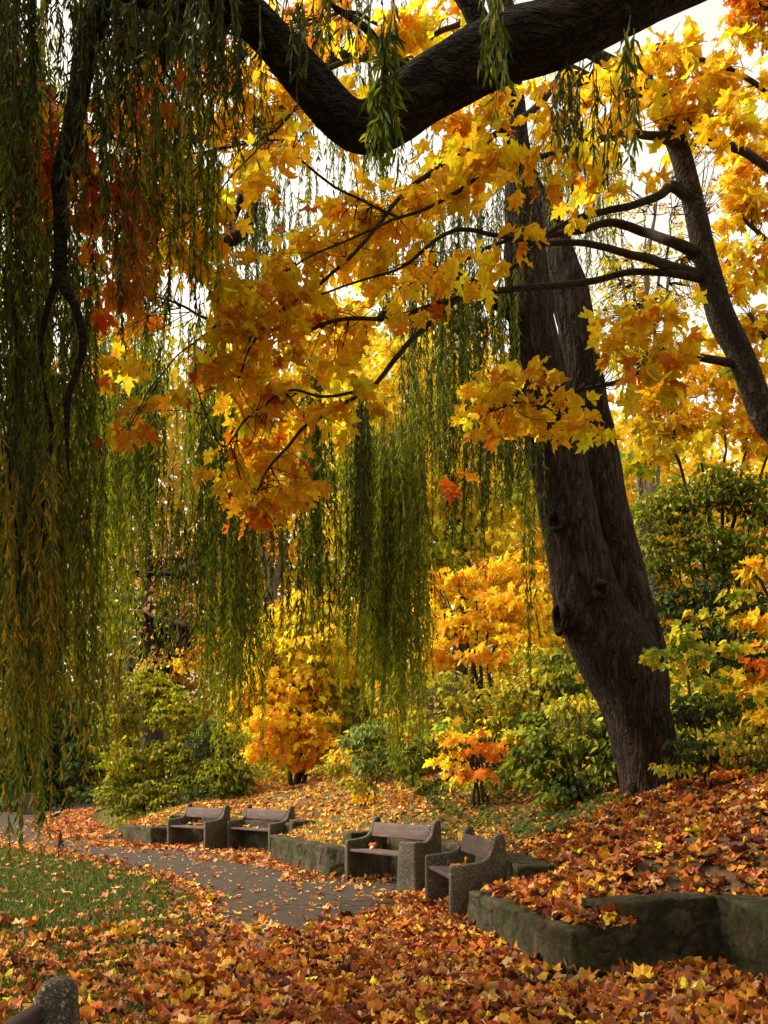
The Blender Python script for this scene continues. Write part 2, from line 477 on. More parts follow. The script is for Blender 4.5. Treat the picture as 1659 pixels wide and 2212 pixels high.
def aggregate_mat():
    """Washed concrete: pebbles of many browns and greys set in grey cement."""
    m, N, L, b, out = mat_new('pebble_concrete')
    tc = N.new('ShaderNodeTexCoord')
    vo = N.new('ShaderNodeTexVoronoi'); vo.inputs['Scale'].default_value = 75
    L.new(tc.outputs['Object'], vo.inputs['Vector'])
    ve = N.new('ShaderNodeTexVoronoi'); ve.inputs['Scale'].default_value = 75; ve.feature = 'DISTANCE_TO_EDGE'
    L.new(tc.outputs['Object'], ve.inputs['Vector'])
    sp = N.new('ShaderNodeSeparateColor'); L.new(vo.outputs['Color'], sp.inputs[0])
    cr = N.new('ShaderNodeValToRGB')
    e = cr.color_ramp.elements
    e[0].position = 0.0; e[0].color = (0.036, 0.027, 0.016, 1)
    e[1].position = 1.0; e[1].color = (0.38, 0.31, 0.18, 1)
    for p, c in ((0.3, (0.085, 0.064, 0.036, 1)), (0.55, (0.14, 0.10, 0.05, 1)), (0.8, (0.13, 0.11, 0.07, 1))):
        k = e.new(p); k.color = c
    L.new(sp.outputs[0], cr.inputs[0])
    r = N.new('ShaderNodeMapRange'); r.inputs[1].default_value = 0.02; r.inputs[2].default_value = 0.12
    L.new(ve.outputs['Distance'], r.inputs[0])
    mx = N.new('ShaderNodeMix'); mx.data_type = 'RGBA'; mx.inputs[6].default_value = (0.06, 0.049, 0.030, 1)
    L.new(r.outputs[0], mx.inputs[0]); L.new(cr.outputs[0], mx.inputs[7])
    nz = N.new('ShaderNodeTexNoise'); nz.inputs['Scale'].default_value = 3.5; nz.inputs['Detail'].default_value = 6
    L.new(tc.outputs['Object'], nz.inputs['Vector'])
    rr = N.new('ShaderNodeMapRange'); rr.inputs[1].default_value = 0.35; rr.inputs[2].default_value = 0.7; rr.inputs[3].default_value = 0.6; rr.inputs[4].default_value = 1.1
    L.new(nz.outputs[0], rr.inputs[0])
    sc = N.new('ShaderNodeVectorMath'); sc.operation = 'SCALE'
    L.new(mx.outputs[2], sc.inputs[0]); L.new(rr.outputs[0], sc.inputs['Scale'])
    L.new(sc.outputs[0], b.inputs['Base Color'])
    b.inputs['Roughness'].default_value = 0.8
    bp = N.new('ShaderNodeBump'); bp.inputs['Strength'].default_value = 0.8; bp.inputs['Distance'].default_value = 0.008
    L.new(r.outputs[0], bp.inputs['Height']); L.new(bp.outputs[0], b.inputs['Normal'])
    return m


M_AGG = aggregate_mat()

# cracks and slab joints in the path
_nt = M_PATH.node_tree
_tc = _nt.nodes.new('ShaderNodeTexCoord')
_no = _nt.nodes.new('ShaderNodeTexNoise'); _no.inputs['Scale'].default_value = 1.5; _no.inputs['Detail'].default_value = 5
_ad = _nt.nodes.new('ShaderNodeVectorMath'); _ad.operation = 'MULTIPLY_ADD'; _ad.inputs[1].default_value = (0.5, 0.5, 0)
_vo = _nt.nodes.new('ShaderNodeTexVoronoi'); _vo.feature = 'DISTANCE_TO_EDGE'; _vo.inputs['Scale'].default_value = 0.95
_mr = _nt.nodes.new('ShaderNodeMapRange'); _mr.inputs[1].default_value = 0.0; _mr.inputs[2].default_value = 0.025; _mr.inputs[3].default_value = 0.3
_sc = _nt.nodes.new('ShaderNodeVectorMath'); _sc.operation = 'SCALE'
_b = _nt.nodes['Principled BSDF']
_src = _b.inputs['Base Color'].links[0].from_socket
for a_, b_ in ((_tc.outputs['Object'], _no.inputs['Vector']), (_no.outputs['Color'], _ad.inputs[0]), (_tc.outputs['Object'], _ad.inputs[2]), (_ad.outputs[0], _vo.inputs['Vector']),
               (_vo.outputs['Distance'], _mr.inputs[0]), (_src, _sc.inputs[0]), (_mr.outputs[0], _sc.inputs['Scale']), (_sc.outputs[0], _b.inputs['Base Color'])):
    _nt.links.new(a_, b_)

# ------------------------------------------------------------------ the lie of the land
# foot of the walls and bench niches, from far to near; the bank rises to the right of it
EDGE = np.array([(-30, 90), (-15.5, 57), (-9.7, 33.5), (-6.43, 24.75), (-5.20, 22.8), (-4.70, 22.9), (-4.10, 23.1), (-1.62, 20.1), (-2.12, 19.1),
                 (-0.873, 15.9), (-0.58, 15.7), (0.10, 16.0), (1.00, 14.45), (1.34, 12.8), (1.52, 10.9), (0.88, 10.8), (1.457, 7.97),
                 (2.77, 8.6), (2.89, 7.6), (3.2, 5.0), (3.5, -4.0)])
BANK_POLY = np.vstack([EDGE, [(120, -4), (120, 90)]])


def inside(poly, x, y):
    r = np.zeros(len(x), bool)
    j = len(poly) - 1
    for i in range(len(poly)):
        xi, yi = poly[i]; xj, yj = poly[j]
        c = ((yi > y) != (yj > y)) & (x < (xj - xi) * (y - yi) / (yj - yi + 1e-12) + xi)
        r ^= c
        j = i
    return r


def seg_dist(line, x, y):
    d = np.full(len(x), 1e9)
    for (ax, ay), (bx, by) in zip(line[:-1], line[1:]):
        dx, dy = bx - ax, by - ay
        t = np.clip(((x - ax) * dx + (y - ay) * dy) / (dx * dx + dy * dy), 0, 1)
        d = np.minimum(d, np.hypot(x - ax - t * dx, y - ay - t * dy))
    return d


def signed(x, y):
    d = seg_dist(EDGE, x, y)
    return np.where(inside(BANK_POLY, x, y), d, -d)


def height(x, y):
    x = np.atleast_1d(np.asarray(x, float)); y = np.atleast_1d(np.asarray(y, float))
    s = signed(x, y)
    walled = np.clip((26.5 - y) / 2.0, 0, 1)
    base = 0.36 * walled
    up = 0.36 * np.minimum(s, 4.5) + 0.24 * np.clip(s - 4.5, 0, 9) + 0.05 * np.clip(s - 13.5, 0, 60)
    n = fbm(np.stack([x * 0.8, y * 0.8, x * 0], 1), 3, 3) - 0.45
    h = base + up + n * 0.22 * np.clip(s, 0, 1)
    return np.where(s < 0, 0.0, h)


# lawn edge (left of the path)
LAWN = np.array([(-40, 30), (-9.6, 24.5), (-8.3, 22.6), (-7.2, 21.4), (-6.1, 20.0), (-3.45, 15.9), (-2.35, 13.0), (-1.95, 11.0), (-1.65, 8), (-1.3, 5), (-1.0, -4), (-40, -4)])
_r = np.random.default_rng(5)
_e = []
for _a, _b in zip(LAWN[1:-3], LAWN[2:-2]):
    for _t in np.linspace(0, 1, 14, endpoint=False):
        _e.append(_a + (_b - _a) * _t + _r.normal(0, 0.055, 2))
LAWN = np.vstack([LAWN[:1], _e, LAWN[-3:]])


def sheet(name, poly, z, mat, kind='structure'):
    mb = MB()
    poly = np.array(poly, float)
    mb.add(np.column_stack([poly, np.full(len(poly), z)]), [np.arange(len(poly))[None]])
    o = mb.build(name, mat, smooth=False)
    return tag(o, kind=kind)


sheet('ground', [(-300, -60), (300, -60), (300, 500), (-300, 500)], 0.0, M_SOIL)
PATH = [(-1.0, -4), (3.6, -4), (3.3, 5), (3.1, 8.7), (1.7, 8.6), (1.6, 11), (1.45, 12.8), (1.1, 14.5), (0.2, 16.1), (-0.7, 16.2), (-1.6, 20.2), (-4.1, 23.2),
        (-5.2, 23.2), (-6.3, 24.9), (-9.9, 33.5), (-15.8, 57), (-24, 57), (-17, 38), (-10.2, 24.5), (-6.7, 20.0), (-3.95, 15.9), (-2.85, 13.0), (-2.4, 11.0), (-2.1, 8), (-1.7, 5)]
sheet('path', PATH, 0.006, M_PATH)
sheet('lawn', LAWN, 0.010, M_LAWN)

# the bank, one sheet
def bank_grid(x0, x1, y0, y1, st):
    xs = np.arange(x0, x1 + st / 2, st); ys = np.arange(y0, y1 + st / 2, st)
    X, Y = np.meshgrid(xs, ys)
    x, y = X.ravel(), Y.ravel()
    s = signed(x, y)
    z = height(x, y)
    z = np.where(s < 0.10, np.where(y < 25.2, -0.35, -0.05), z)
    nx = len(xs)
    i = (np.arange(len(ys) - 1)[:, None] * nx + np.arange(nx - 1)[None, :])
    f = np.stack([i, i + 1, i + nx + 1, i + nx], -1).reshape(-1, 4)
    keep = (s[f].max(1) > -0.05)
    return np.column_stack([x, y, z]), f[keep]


mb = MB()
v, f = bank_grid(-16, 14, -3, 60, 0.12)
mb.add(v, [f])
v, f = bank_grid(14, 100, -3, 60, 1.2)
mb.add(v, [f])
tag(mb.build('bank_terrain', M_SOIL), kind='structure')


# ------------------------------------------------------------------ rough stone walls
def add_block(mb, a, b, thick, z0, z1, res, stone=(0.30, 0.30, 0.16), seed=0, rough=1.0):
    """A run of wall from a to b (front face on the left-hand side of its thickness), with every stone standing out."""
    a = np.array(a, float); b = np.array(b, float)
    d = b - a; L = np.linalg.norm(d); d /= L
    nrm = np.array([d[1], -d[0]])             # front normal
    n = [max(2, int(L / res)), max(2, int(thick / res)), max(2, int((z1 - z0) / res))]
    V, F, Nn, off = [], [], [], 0
    for ax, sg in ((0, -1), (0, 1), (1, -1), (1, 1), (2, -1), (2, 1)):
        o1, o2 = [k for k in range(3) if k != ax]
        g1 = np.linspace(0, 1, n[o1] + 1); g2 = np.linspace(0, 1, n[o2] + 1)
        G1, G2 = np.meshgrid(g1, g2, indexing='ij')
        p = np.zeros((G1.size, 3)); p[:, o1] = G1.ravel(); p[:, o2] = G2.ravel(); p[:, ax] = 0 if sg < 0 else 1
        V.append(p)
        i = np.arange(n[o1])[:, None] * (n[o2] + 1) + np.arange(n[o2])[None]
        q = np.stack([i, i + n[o2] + 1, i + n[o2] + 2, i + 1], -1).reshape(-1, 4)
        flip = (sg < 0) != (ax == 1)
        F.append((q[:, ::-1] if flip else q) + off)
        off += len(p)
    p = np.vstack(V)
    key = np.round(p * 100000).astype(np.int64)
    _, idx, inv = np.unique(key, axis=0, return_index=True, return_inverse=True)
    p = p[idx]; F = inv.ravel()[np.vstack(F)]
    size = np.array([L, thick, z1 - z0])
    loc = p * size
    e = np.minimum(loc, size - loc)
    k = 0.035
    out = np.where(p < 0.5, -1, 1) * np.clip(1 - e / k, 0, 1) ** 1.0
    out = np.where(e < 1e-6, np.where(p < 0.5, -1, 1), np.where(p < 0.5, -1, 1) * np.clip(1 - e / k, 0, 1) ** 2)
    out = unit(out)
    rnd = ((e < k).sum(1) >= 2)
    depth = np.where(rnd, (np.sort(np.clip(1 - e / k, 0, 1), 1)[:, 1]) ** 2 * 0.014, 0)
    W = a[None, :] + loc[:, :1] * d[None] + (-loc[:, 1:2]) * nrm[None]
    w3 = np.column_stack([W, z0 + loc[:, 2]])
    n3 = np.column_stack([out[:, 0:1] * d[None] + (-out[:, 1:2]) * nrm[None], out[:, 2]])
    lc = np.column_stack([loc[:, 0] / stone[0], loc[:, 1] / stone[1], loc[:, 2] / stone[2]]) + seed * 3.7
    lc = lc + (fbm(w3 * 5, seed, 2)[:, None] - 0.4) * np.array([0.7, 0.7, 0.3])
    d1, d2, cid = worley(lc, seed)
    gap = np.clip(1 - (d2 - d1) / 0.085, 0, 1) * np.clip(fbm(w3 * 4, seed + 8, 2) * 3.0 - 0.85, 0, 1)
    rough = 0.6 * rough
    disp = (cid - 0.5) * 0.030 * rough - gap * 0.045 * rough + (fbm(w3 * np.array([10, 10, 5.0]), seed + 4, 4) - 0.45) * 0.06 * rough - np.clip(fbm(w3 * np.array([13, 13, 7.0]), seed + 14, 2) - 0.52, 0, 1) * 0.10 * rough - depth
    w3 = w3 + n3 * disp[:, None]
    tone = (0.72 + 0.5 * cid)[:, None] * np.column_stack([1 + 0.12 * (hash3(cid * 999, cid * 77, cid * 31) - 0.5), np.ones(len(cid)), 1 - 0.25 * (hash3(cid * 99, cid * 7, cid * 3) - 0.3)])
    tone = tone * (1 - 0.45 * gap[:, None])
    mb.add(w3, [F], tone)


def wall(label, runs, group=None):
    mb = MB()
    for k, (a, b, th, z1, res) in enumerate(runs):
        add_block(mb, a, b, th, -0.08, z1 - 0.003 * k, res, seed=k + len(label))
    o = mb.build('stone_wall', M_STONE)
    return tag(o, label, 'wall', group or 'low rubble stone walls along the path')


wall('low mossy stone wall with a leaf heap on top, running from the nearest bench to the front corner', [((0.88, 10.72), (1.457, 7.97), 0.36, 0.385, 0.016), ((1.46, 7.95), (1.86, 8.15), 0.34, 0.38, 0.016)])
wall('higher dark stone wall stepping up behind the front corner block', [((1.80, 8.12), (2.82, 8.61), 0.40, 0.585, 0.018)])
wall('stone wall coming towards the viewer at the right edge of the path', [((2.77, 8.75), (2.89, 7.6), 0.40, 0.58, 0.018), ((2.89, 7.6), (3.2, 5.0), 0.40, 0.585, 0.022)])
wall('back wall of the nearest bench niche with its square end block beside the red leaves', [((1.30, 12.6), (1.40, 10.85), 0.42, 0.635, 0.02)])
wall('back wall of the recess behind the third bench and the concrete bin', [((-0.52, 15.95), (0.06, 16.15), 0.40, 0.70, 0.022), ((0.06, 16.15), (1.05, 14.55), 0.35, 0.62, 0.022), ((1.02, 14.6), (1.26, 12.9), 0.35, 0.60, 0.022)])
wall('stone wall with a grassy top between the two pairs of benches', [((-2.12, 19.1), (-0.873, 15.9), 0.36, 0.475, 0.020), ((-0.873, 15.9), (-0.50, 15.72), 0.36, 0.47, 0.020)])
wall('back wall behind the two far benches with a mossy block at its right end', [((-4.15, 23.25), (-1.66, 20.25), 0.35, 0.63, 0.026), ((-1.85, 20.05), (-1.75, 19.5), 0.45, 0.72, 0.024)])
wall('short low wall left of the farthest bench under the green bush', [((-6.43, 24.75), (-5.2, 22.8), 0.40, 0.40, 0.024), ((-5.2, 22.8), (-4.35, 22.95), 0.45, 0.425, 0.024), ((-4.9, 23.4), (-4.1, 23.45), 0.3, 0.67, 0.024)])


# ------------------------------------------------------------------ benches
def rounded(poly, r, n=4):
    out = []
    m = len(poly)
    for i in range(m):
        p0, p, p2 = np.array(poly[i - 1]), np.array(poly[i]), np.array(poly[(i + 1) % m])
        a, b = p0 - p, p2 - p
        k = min(r, np.linalg.norm(a) * 0.45, np.linalg.norm(b) * 0.45)
        A, B = p + a / np.linalg.norm(a) * k, p + b / np.linalg.norm(b) * k
        for t in np.linspace(0, 1, n):
            out.append((1 - t) ** 2 * A + 2 * t * (1 - t) * p + t * t * B)
    return np.array(out)


def prism(mb, poly, x0, x1, bev=0.012):
    """Extrude a (y, z) outline along x with eased edges."""
    poly = np.array(poly)
    m = len(poly)
    c = poly.mean(0)
    nxt = np.roll(poly, -1, 0) - np.roll(poly, 1, 0)
    nr = np.column_stack([nxt[:, 1], -nxt[:, 0]]); nr /= np.linalg.norm(nr, axis=1)[:, None] + 1e-9
    area = 0.5 * np.sum(poly[:, 0] * np.roll(poly[:, 1], -1) - np.roll(poly[:, 0], -1) * poly[:, 1])
    if area < 0:
        nr = -nr
    rings = [(x0, bev), (x0 + bev * 0.3, bev * 0.3), (x0 + bev, 0), (x1 - bev, 0), (x1 - bev * 0.3, bev * 0.3), (x1, bev)]
    V = np.vstack([np.column_stack([np.full(m, x), poly - nr * ins]) for x, ins in rings])
    F = []
    for k in range(len(rings) - 1):
        i = np.arange(m); j = (i + 1) % m
        F.append(np.stack([k * m + i, k * m + j, (k + 1) * m + j, (k + 1) * m + i], 1))
    mb.add(V, F + [np.arange(m)[None, ::-1], ((len(rings) - 1) * m + np.arange(m))[None]])


SIDE = [(0.0, -0.02), (0.0, 0.612), (0.12, 0.625), (0.24, 0.638), (0.33, 0.656), (0.40, 0.69), (0.445, 0.75), (0.47, 0.83), (0.487, 0.915), (0.515, 0.955), (0.58, 0.962),
        (0.61, 0.93), (0.62, 0.80), (0.625, 0.5), (0.625, -0.02)]


def make_bench(length):
    root = thing('park_bench', 'bench', 'bench', group='concrete and plank benches along the path')
    for x0 in (0.0, length - 0.095):
        mb = MB(); prism(mb, rounded(SIDE, 0.025), x0, x0 + 0.095, 0.028)
        mb.build('side_panel', M_AGG, root)
    mb = MB()
    for y0 in (0.035, 0.170, 0.305):
        prism(mb, rounded([(y0, 0.445), (y0, 0.487), (y0 + 0.122, 0.484), (y0 + 0.122, 0.445)], 0.008, 3), 0.095, length - 0.095, 0.003)
    mb.build('seat', M_PLANK, root)
    mb = MB()
    prism(mb, rounded([(0.43, 0.665), (0.478, 0.878), (0.516, 0.869), (0.468, 0.656)], 0.010, 3), 0.095, length - 0.095, 0.004)
    mb.build('backrest', M_PLANK, root)
    return root


def bench_copy(root):
    r = root.copy(); COL.objects.link(r)
    for ch in root.children:
        c = ch.copy(); COL.objects.link(c); c.parent = r
    return r


bench0 = make_bench(1.62)
BENCHES = [((0.50, 12.62), (0.13, -0.99), 'nearest whole bench, facing left with orange leaves on its dark seat'),
           ((-0.60, 15.42), (0.56, -0.83), 'bench beside the concrete bin, its seat facing the bare path'),
           ((-3.34, 21.65), (0.66, -0.75), 'right bench of the far pair, next to the grassy wall end'),
           ((-4.79, 22.55), (0.66, -0.75), 'farthest bench of all, left one of the far pair beside the low wall'),
           ((-1.645, 3.50), (-0.02, -1.0), 'dark bench cut off in the bottom left corner, only a post and plank showing')]
benches = []
for k, (p, a, lab) in enumerate(BENCHES):
    b = bench0 if k == 0 else bench_copy(bench0)
    b.location = (p[0], p[1], 0.0)
    b.rotation_euler = (0, 0, math.atan2(a[1], a[0]))
    b['label'] = lab
    if k == 4:
        b.location.z = -0.04
    benches.append(b)

# concrete bin between the two near benches: a tapered six-sided body with a rim and an open top
def frustum(mb, ring0, ring1, z0, z1):
    m = len(ring0)
    i = np.arange(m); j = (i + 1) % m
    V = np.vstack([np.column_stack([ring0, np.full(m, z0)]), np.column_stack([ring1, np.full(m, z1)])])
    mb.add(V, [np.stack([i, j, m + j, m + i], 1)])


def block_bin(name, label, loc, rz, w0, d0, w1, d1, h, group):
    root = thing(name, label, 'bin', loc, rz, group)
    def ring(w, d, cut=0.05):
        return rounded([(-w / 2, -d / 2), (w / 2, -d / 2), (w / 2, d / 2), (-w / 2, d / 2)], cut, 4)
    mb = MB()
    R = [(ring(w0, d0), 0.02), (ring(w1, d1), h - 0.012), (ring(w1 - 0.02, d1 - 0.02), h), (ring(w1 - 0.11, d1 - 0.11), h), (ring(w1 - 0.12, d1 - 0.12), h - 0.25)]
    for (ra, za), (rb, zb) in zip(R[:-1], R[1:]):
        frustum(mb, ra, rb, za, zb)
    mb.add(np.column_stack([R[-1][0], np.full(len(R[-1][0]), R[-1][1])]), [np.arange(len(R[-1][0]))[None]])
    mb.build('bin_body', M_AGG, root, smooth=False)
    mb = MB()
    frustum(mb, ring(w0 - 0.04, d0 - 0.04), ring(w0 - 0.04, d0 - 0.04), -0.02, 0.02)
    mb.build('foot', M_AGG, root, smooth=False)
    return root


block_bin('litter_bin', 'tapered washed concrete bin standing between the two near benches', (0.37, 13.84, 0), math.radians(-38), 0.36, 0.26, 0.29, 0.22, 0.69, 'concrete bins')
block_bin('litter_bin', 'square pale concrete bin far off on the left edge of the path', (-14.25, 41.0, 0), math.radians(10), 0.66, 0.66, 0.62, 0.62, 0.86, 'concrete bins')

# ------------------------------------------------------------------ hooded crow on the far path
def skin_lathe(mb, rows, n=12):
    """Rings (x, z, half width, half height) along the body."""
    th = np.linspace(0, 2 * np.pi, n, endpoint=False)
    V = np.vstack([np.column_stack([np.full(n, x), w * np.cos(th), z + h * np.sin(th)]) for x, z, w, h in rows])
    i = np.arange(n); j = (i + 1) % n
    mb.add(V, [np.stack([k * n + i, k * n + j, (k + 1) * n + j, (k + 1) * n + i], 1) for k in range(len(rows) - 1)] + [np.arange(n)[None, ::-1], ((len(rows) - 1) * n + i)[None]])


crow = thing('crow', 'hooded crow with grey back standing on the far path', 'bird', (-11.25, 35.2, 0.01), math.radians(20))
mb = MB(); skin_lathe(mb, [(-0.13, 0.17, 0.03, 0.02), (-0.08, 0.19, 0.065, 0.055), (0.0, 0.22, 0.08, 0.075), (0.07, 0.255, 0.075, 0.075), (0.12, 0.30, 0.05, 0.05), (0.14, 0.34, 0.038, 0.03)])
mb.build('body', M_CROW_GREY, crow)
mb = MB(); skin_lathe(mb, [(0.09, 0.345, 0.02, 0.02), (0.115, 0.355, 0.042, 0.042), (0.145, 0.362, 0.046, 0.044), (0.18, 0.358, 0.034, 0.03), (0.20, 0.354, 0.016, 0.016), (0.255, 0.342, 0.004, 0.005)])
mb.build('head', M_CROW_BLACK, crow)
mb = MB(); skin_lathe(mb, [(-0.27, 0.075, 0.045, 0.006), (-0.18, 0.12, 0.045, 0.012), (-0.09, 0.175, 0.03, 0.02)])
mb.build('tail', M_CROW_BLACK, crow)
for s in (-1, 1):
    mb = MB(); skin_lathe(mb, [(-0.18, 0.12, 0.008, 0.012), (-0.10, 0.18, 0.014, 0.045), (0.0, 0.22, 0.018, 0.06), (0.06, 0.245, 0.012, 0.04)])
    mb.v[0][:, 1] += s * 0.072
    mb.build('wing', M_CROW_BLACK, crow)
    mb = MB(); add_tube(mb, [(0.0, s * 0.03, 0.16, 0.012), (0.005, s * 0.03, 0.08, 0.006), (0.0, s * 0.03, 0.0, 0.006)], 3, 6)
    add_tube(mb, [(-0.03, s * 0.03, 0.0, 0.005), (0.05, s * 0.035, 0.0, 0.004)], 2, 5)
    mb.build('leg', M_CROW_BLACK, crow)


# ------------------------------------------------------------------ willows: hanging strands
def add_strands(leaf, twig, top, length, pal, step=0.045, lsize=(0.07, 0.115), sway=0.12, drop=0.8, wide=1.0):
    """Hanging willow twigs with narrow leaves; top (N,3), length (N,)."""
    for t0, L in zip(top, length):
        n = max(4, int(L / step))
        s = np.linspace(0, 1, n)
        ph, am = rng.uniform(0, 6.28, 2), rng.normal(0, sway, 2)
        off = rng.normal(0, 0.05, 2) * L
        c = np.empty((n, 3))
        for k in (0, 1):
            c[:, k] = t0[k] + off[k] * (s ** 0.6) * 0.6 + am[k] * (np.sin(s * L * 0.9 + ph[k]) - np.sin(ph[k])) * 0.5 + 0.008 * np.sin(s * L * 9 + ph[k])
        c[:, 2] = t0[2] - s * L
        # thin stem
        r = np.interp(s, [0, 1], [0.0045, 0.0015])
        th = np.arange(3) * 2.0944
        V = c[:, None] + r[:, None, None] * np.stack([np.cos(th), np.sin(th), 0 * th], 1)[None]
        i = np.arange(n - 1)[:, None] * 3; j = np.arange(3)[None]
        twig.add(V.reshape(-1, 3), [np.stack([i + j, i + (j + 1) % 3, i + 3 + (j + 1) % 3, i + 3 + j], -1).reshape(-1, 4)])
        # leaves
        m = n * 2
        q = rng.uniform(0.02, 1, m)
        pos = np.stack([np.interp(q, s, c[:, k]) for k in range(3)], 1)
        az = rng.uniform(0, 6.28, m)
        tip = np.stack([np.cos(az) * rng.uniform(0.1, 0.75, m), np.sin(az) * rng.uniform(0.1, 0.75, m), -rng.uniform(drop * 0.5, drop * 1.4, m)], 1)
        az2 = az + rng.normal(0, 0.8, m)
        nr = np.stack([np.cos(az2), np.sin(az2), rng.uniform(0.1, 0.6, m)], 1)
        tone = np.exp(rng.normal(0, 0.16))
        add_leaves(leaf, WILLOW, pos, tip, nr, rng.uniform(*lsize, m) * np.interp(q, [0, 0.85, 1], [1, 1, 0.7]), np.clip(pick(pal, m) * tone, 0, 0.9))


def curtain(leaf, twig, u0, u1, vt0, vt1, vb0, vb1, d0, d1, bunches, per, pal, spread=0.16, step=0.045, lsize=(0.07, 0.115), **kw):
    for _ in range(bunches):
        u, d = rng.uniform(u0, u1), rng.uniform(d0, d1)
        a = P(u, rng.uniform(vt0, vt1), d)
        zb = P(u, rng.uniform(vb0, vb1), d)[2]
        k = max(1, rng.poisson(per))
        top = a + np.column_stack([rng.normal(0, spread, k), rng.normal(0, spread, k), rng.normal(0, 0.12, k)])
        ln = np.maximum(0.35, (top[:, 2] - zb) * rng.uniform(0.62, 1.0, k))
        ln[0] = max(0.35, top[0, 2] - zb)
        p = pal if not isinstance(pal, list) or not isinstance(pal[0], list) else pal[rng.integers(len(pal))]
        add_strands(leaf, twig, top, ln, p, step, lsize, **kw)


def limb(mb, pts, depth, scale=1.0, **kw):
    """Limb through rows (u, v, width in view pixels[, depth])."""
    rows = []
    for k, p in enumerate(pts):
        d = p[3] if len(p) > 3 else depth
        q = P(p[0], p[1], d)
        rows.append((*q, p[2] / FL * d * 0.5 * scale))
    return add_tube(mb, rows, **kw)


# --- near willow: its great limb arches over the path
near_w = thing('willow_tree', 'weeping willow whose dark crooked limb arches across the top of the view', 'tree', (4.6, 6.2, 0.9), 0, 'weeping willows')
mbt = MB()
T0 = np.array([4.6, 6.2, 0.9])
trunk_rows = [(4.6, 6.2, 0.4, 0.62), (4.55, 6.2, 2.0, 0.50), (4.3, 6.25, 4.2, 0.44), (3.8, 6.4, 6.3, 0.36), (3.0, 6.5, 7.25, 0.28)]
p1 = P(1490, -75, 6.5)
rows = trunk_rows + [(*p1, 0.215)]
for u, v, w in ((1340, 5, 142), (1200, 70, 144), (1076, 112, 142), (929, 188, 130), (860, 240, 120), (800, 274, 108), (740, 256, 96), (660, 165, 96), (590, 85, 88), (520, 20, 92), (430, -30, 110), (300, -60, 120), (120, -120, 100)):
    rows.append((*P(u, v, 6.4 - (1440 - u) * 0.0004), w / FL * 6.2 * 0.5))
add_tube(mbt, rows, 16, 72, bark=0.030, ridges=26, seed=3)
mbt.build('trunk', M_LIMB, near_w, loc=T0)
mb = MB()
limb(mb, [(230, -20, 60), (185, 90, 52), (165, 200, 48), (150, 300, 44), (128, 400, 38), (125, 520, 32), (128, 600, 30), (155, 650, 22), (182, 720, 20), (178, 800, 18), (152, 880, 16), (148, 960, 12), (150, 1030, 7)], 6.6, n=10, sides=16, bark=0.012, ridges=12, wob=0.10, seed=4)
mb.build('branch', M_LIMB, near_w, loc=T0)
mb = MB()
limb(mb, [(128, 590, 18), (102, 670, 16), (90, 760, 15), (96, 850, 12), (112, 940, 11), (96, 1060, 10), (84, 1200, 8), (70, 1350, 5)], 6.7, n=9, sides=12, bark=0.008, wob=0.10, seed=5)
mb.build('branch', M_LIMB, near_w, loc=T0)
mb = MB()
limb(mb, [(420, -10, 56), (370, 30, 50), (350, 85, 30), (352, 150, 10)], 6.3, n=6, sides=12, bark=0.012, seed=6)
mb.build('branch', M_LIMB, near_w, loc=T0)
mb = MB()
limb(mb, [(1080, 130, 60), (1040, 60, 52), (1010, 0, 48), (960, -60, 44)], 6.5, n=8, sides=20, bark=0.012, seed=7)
mb.build('branch', M_LIMB, near_w, loc=T0)
mb = MB()
limb(mb, [(900, 205, 26), (870, 130, 22), (800, 70, 18), (740, 30, 14), (690, -20, 10)], 6.8, n=8, sides=10, bark=0.006, wob=0.15, seed=8)
mb.build('branch', M_LIMB, near_w, loc=T0)
mb = MB()
limb(mb, [(30, 640, 8), (20, 900, 7), (35, 1200, 6), (15, 1500, 4)], 6.5, n=6, sides=8, wob=0.12, seed=18)
mb.build('branch', M_LIMB, near_w, loc=T0)
lf, tw = MB(), MB()
# dark roof of strands, top left
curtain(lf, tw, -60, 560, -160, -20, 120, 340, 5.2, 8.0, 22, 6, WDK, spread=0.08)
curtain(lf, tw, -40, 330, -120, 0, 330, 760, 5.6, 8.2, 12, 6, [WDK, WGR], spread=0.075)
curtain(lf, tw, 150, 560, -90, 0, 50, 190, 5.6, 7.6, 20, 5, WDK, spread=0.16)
# the long left curtain
curtain(lf, tw, -50, 130, -100, 250, 900, 1650, 6.4, 9.0, 12, 6, [WDK, WGR, WLT], spread=0.085)
curtain(lf, tw, 60, 210, 300, 700, 1000, 1600, 6.8, 9.0, 14, 5, [WGR, WGR, WLT], spread=0.08)
curtain(lf, tw, -30, 70, 900, 1100, 1500, 1900, 6.0, 7.5, 20, 4, [WGR, WYE], spread=0.13)
curtain(lf, tw, 60, 200, 850, 1050, 1350, 1680, 7.2, 9.0, 15, 5, [WYE, WLT, WLT, WGR], spread=0.08)
curtain(lf, tw, 150, 250, 1150, 1400, 1560, 1700, 8.0, 9.5, 7, 3, [WYE, WGR], spread=0.12)
# unseen crown over the viewer's head and to the left, added for shade
for _ in range(250):
    cx, cy = rng.uniform(-8.5, 7.5), rng.uniform(-6, 8.5)
    ztop = max(1.6 + 0.80 * cy, 5.5) + rng.uniform(2.0, 5.0)
    L0 = ztop - (max(1.6 + 0.80 * cy, 4.5) + rng.uniform(0.1, 1.0))
    if abs(cx) > 0.40 * cy + 2.2 and cx < 0:
        L0 = ztop - rng.uniform(1.2, 4.0)
    add_strands(lf, tw, np.array([[cx, cy, ztop]]) + rng.normal(0, 0.25, (4, 3)), np.full(4, L0) * rng.uniform(0.7, 1, 4), WGR, 0.08, (0.15, 0.24))
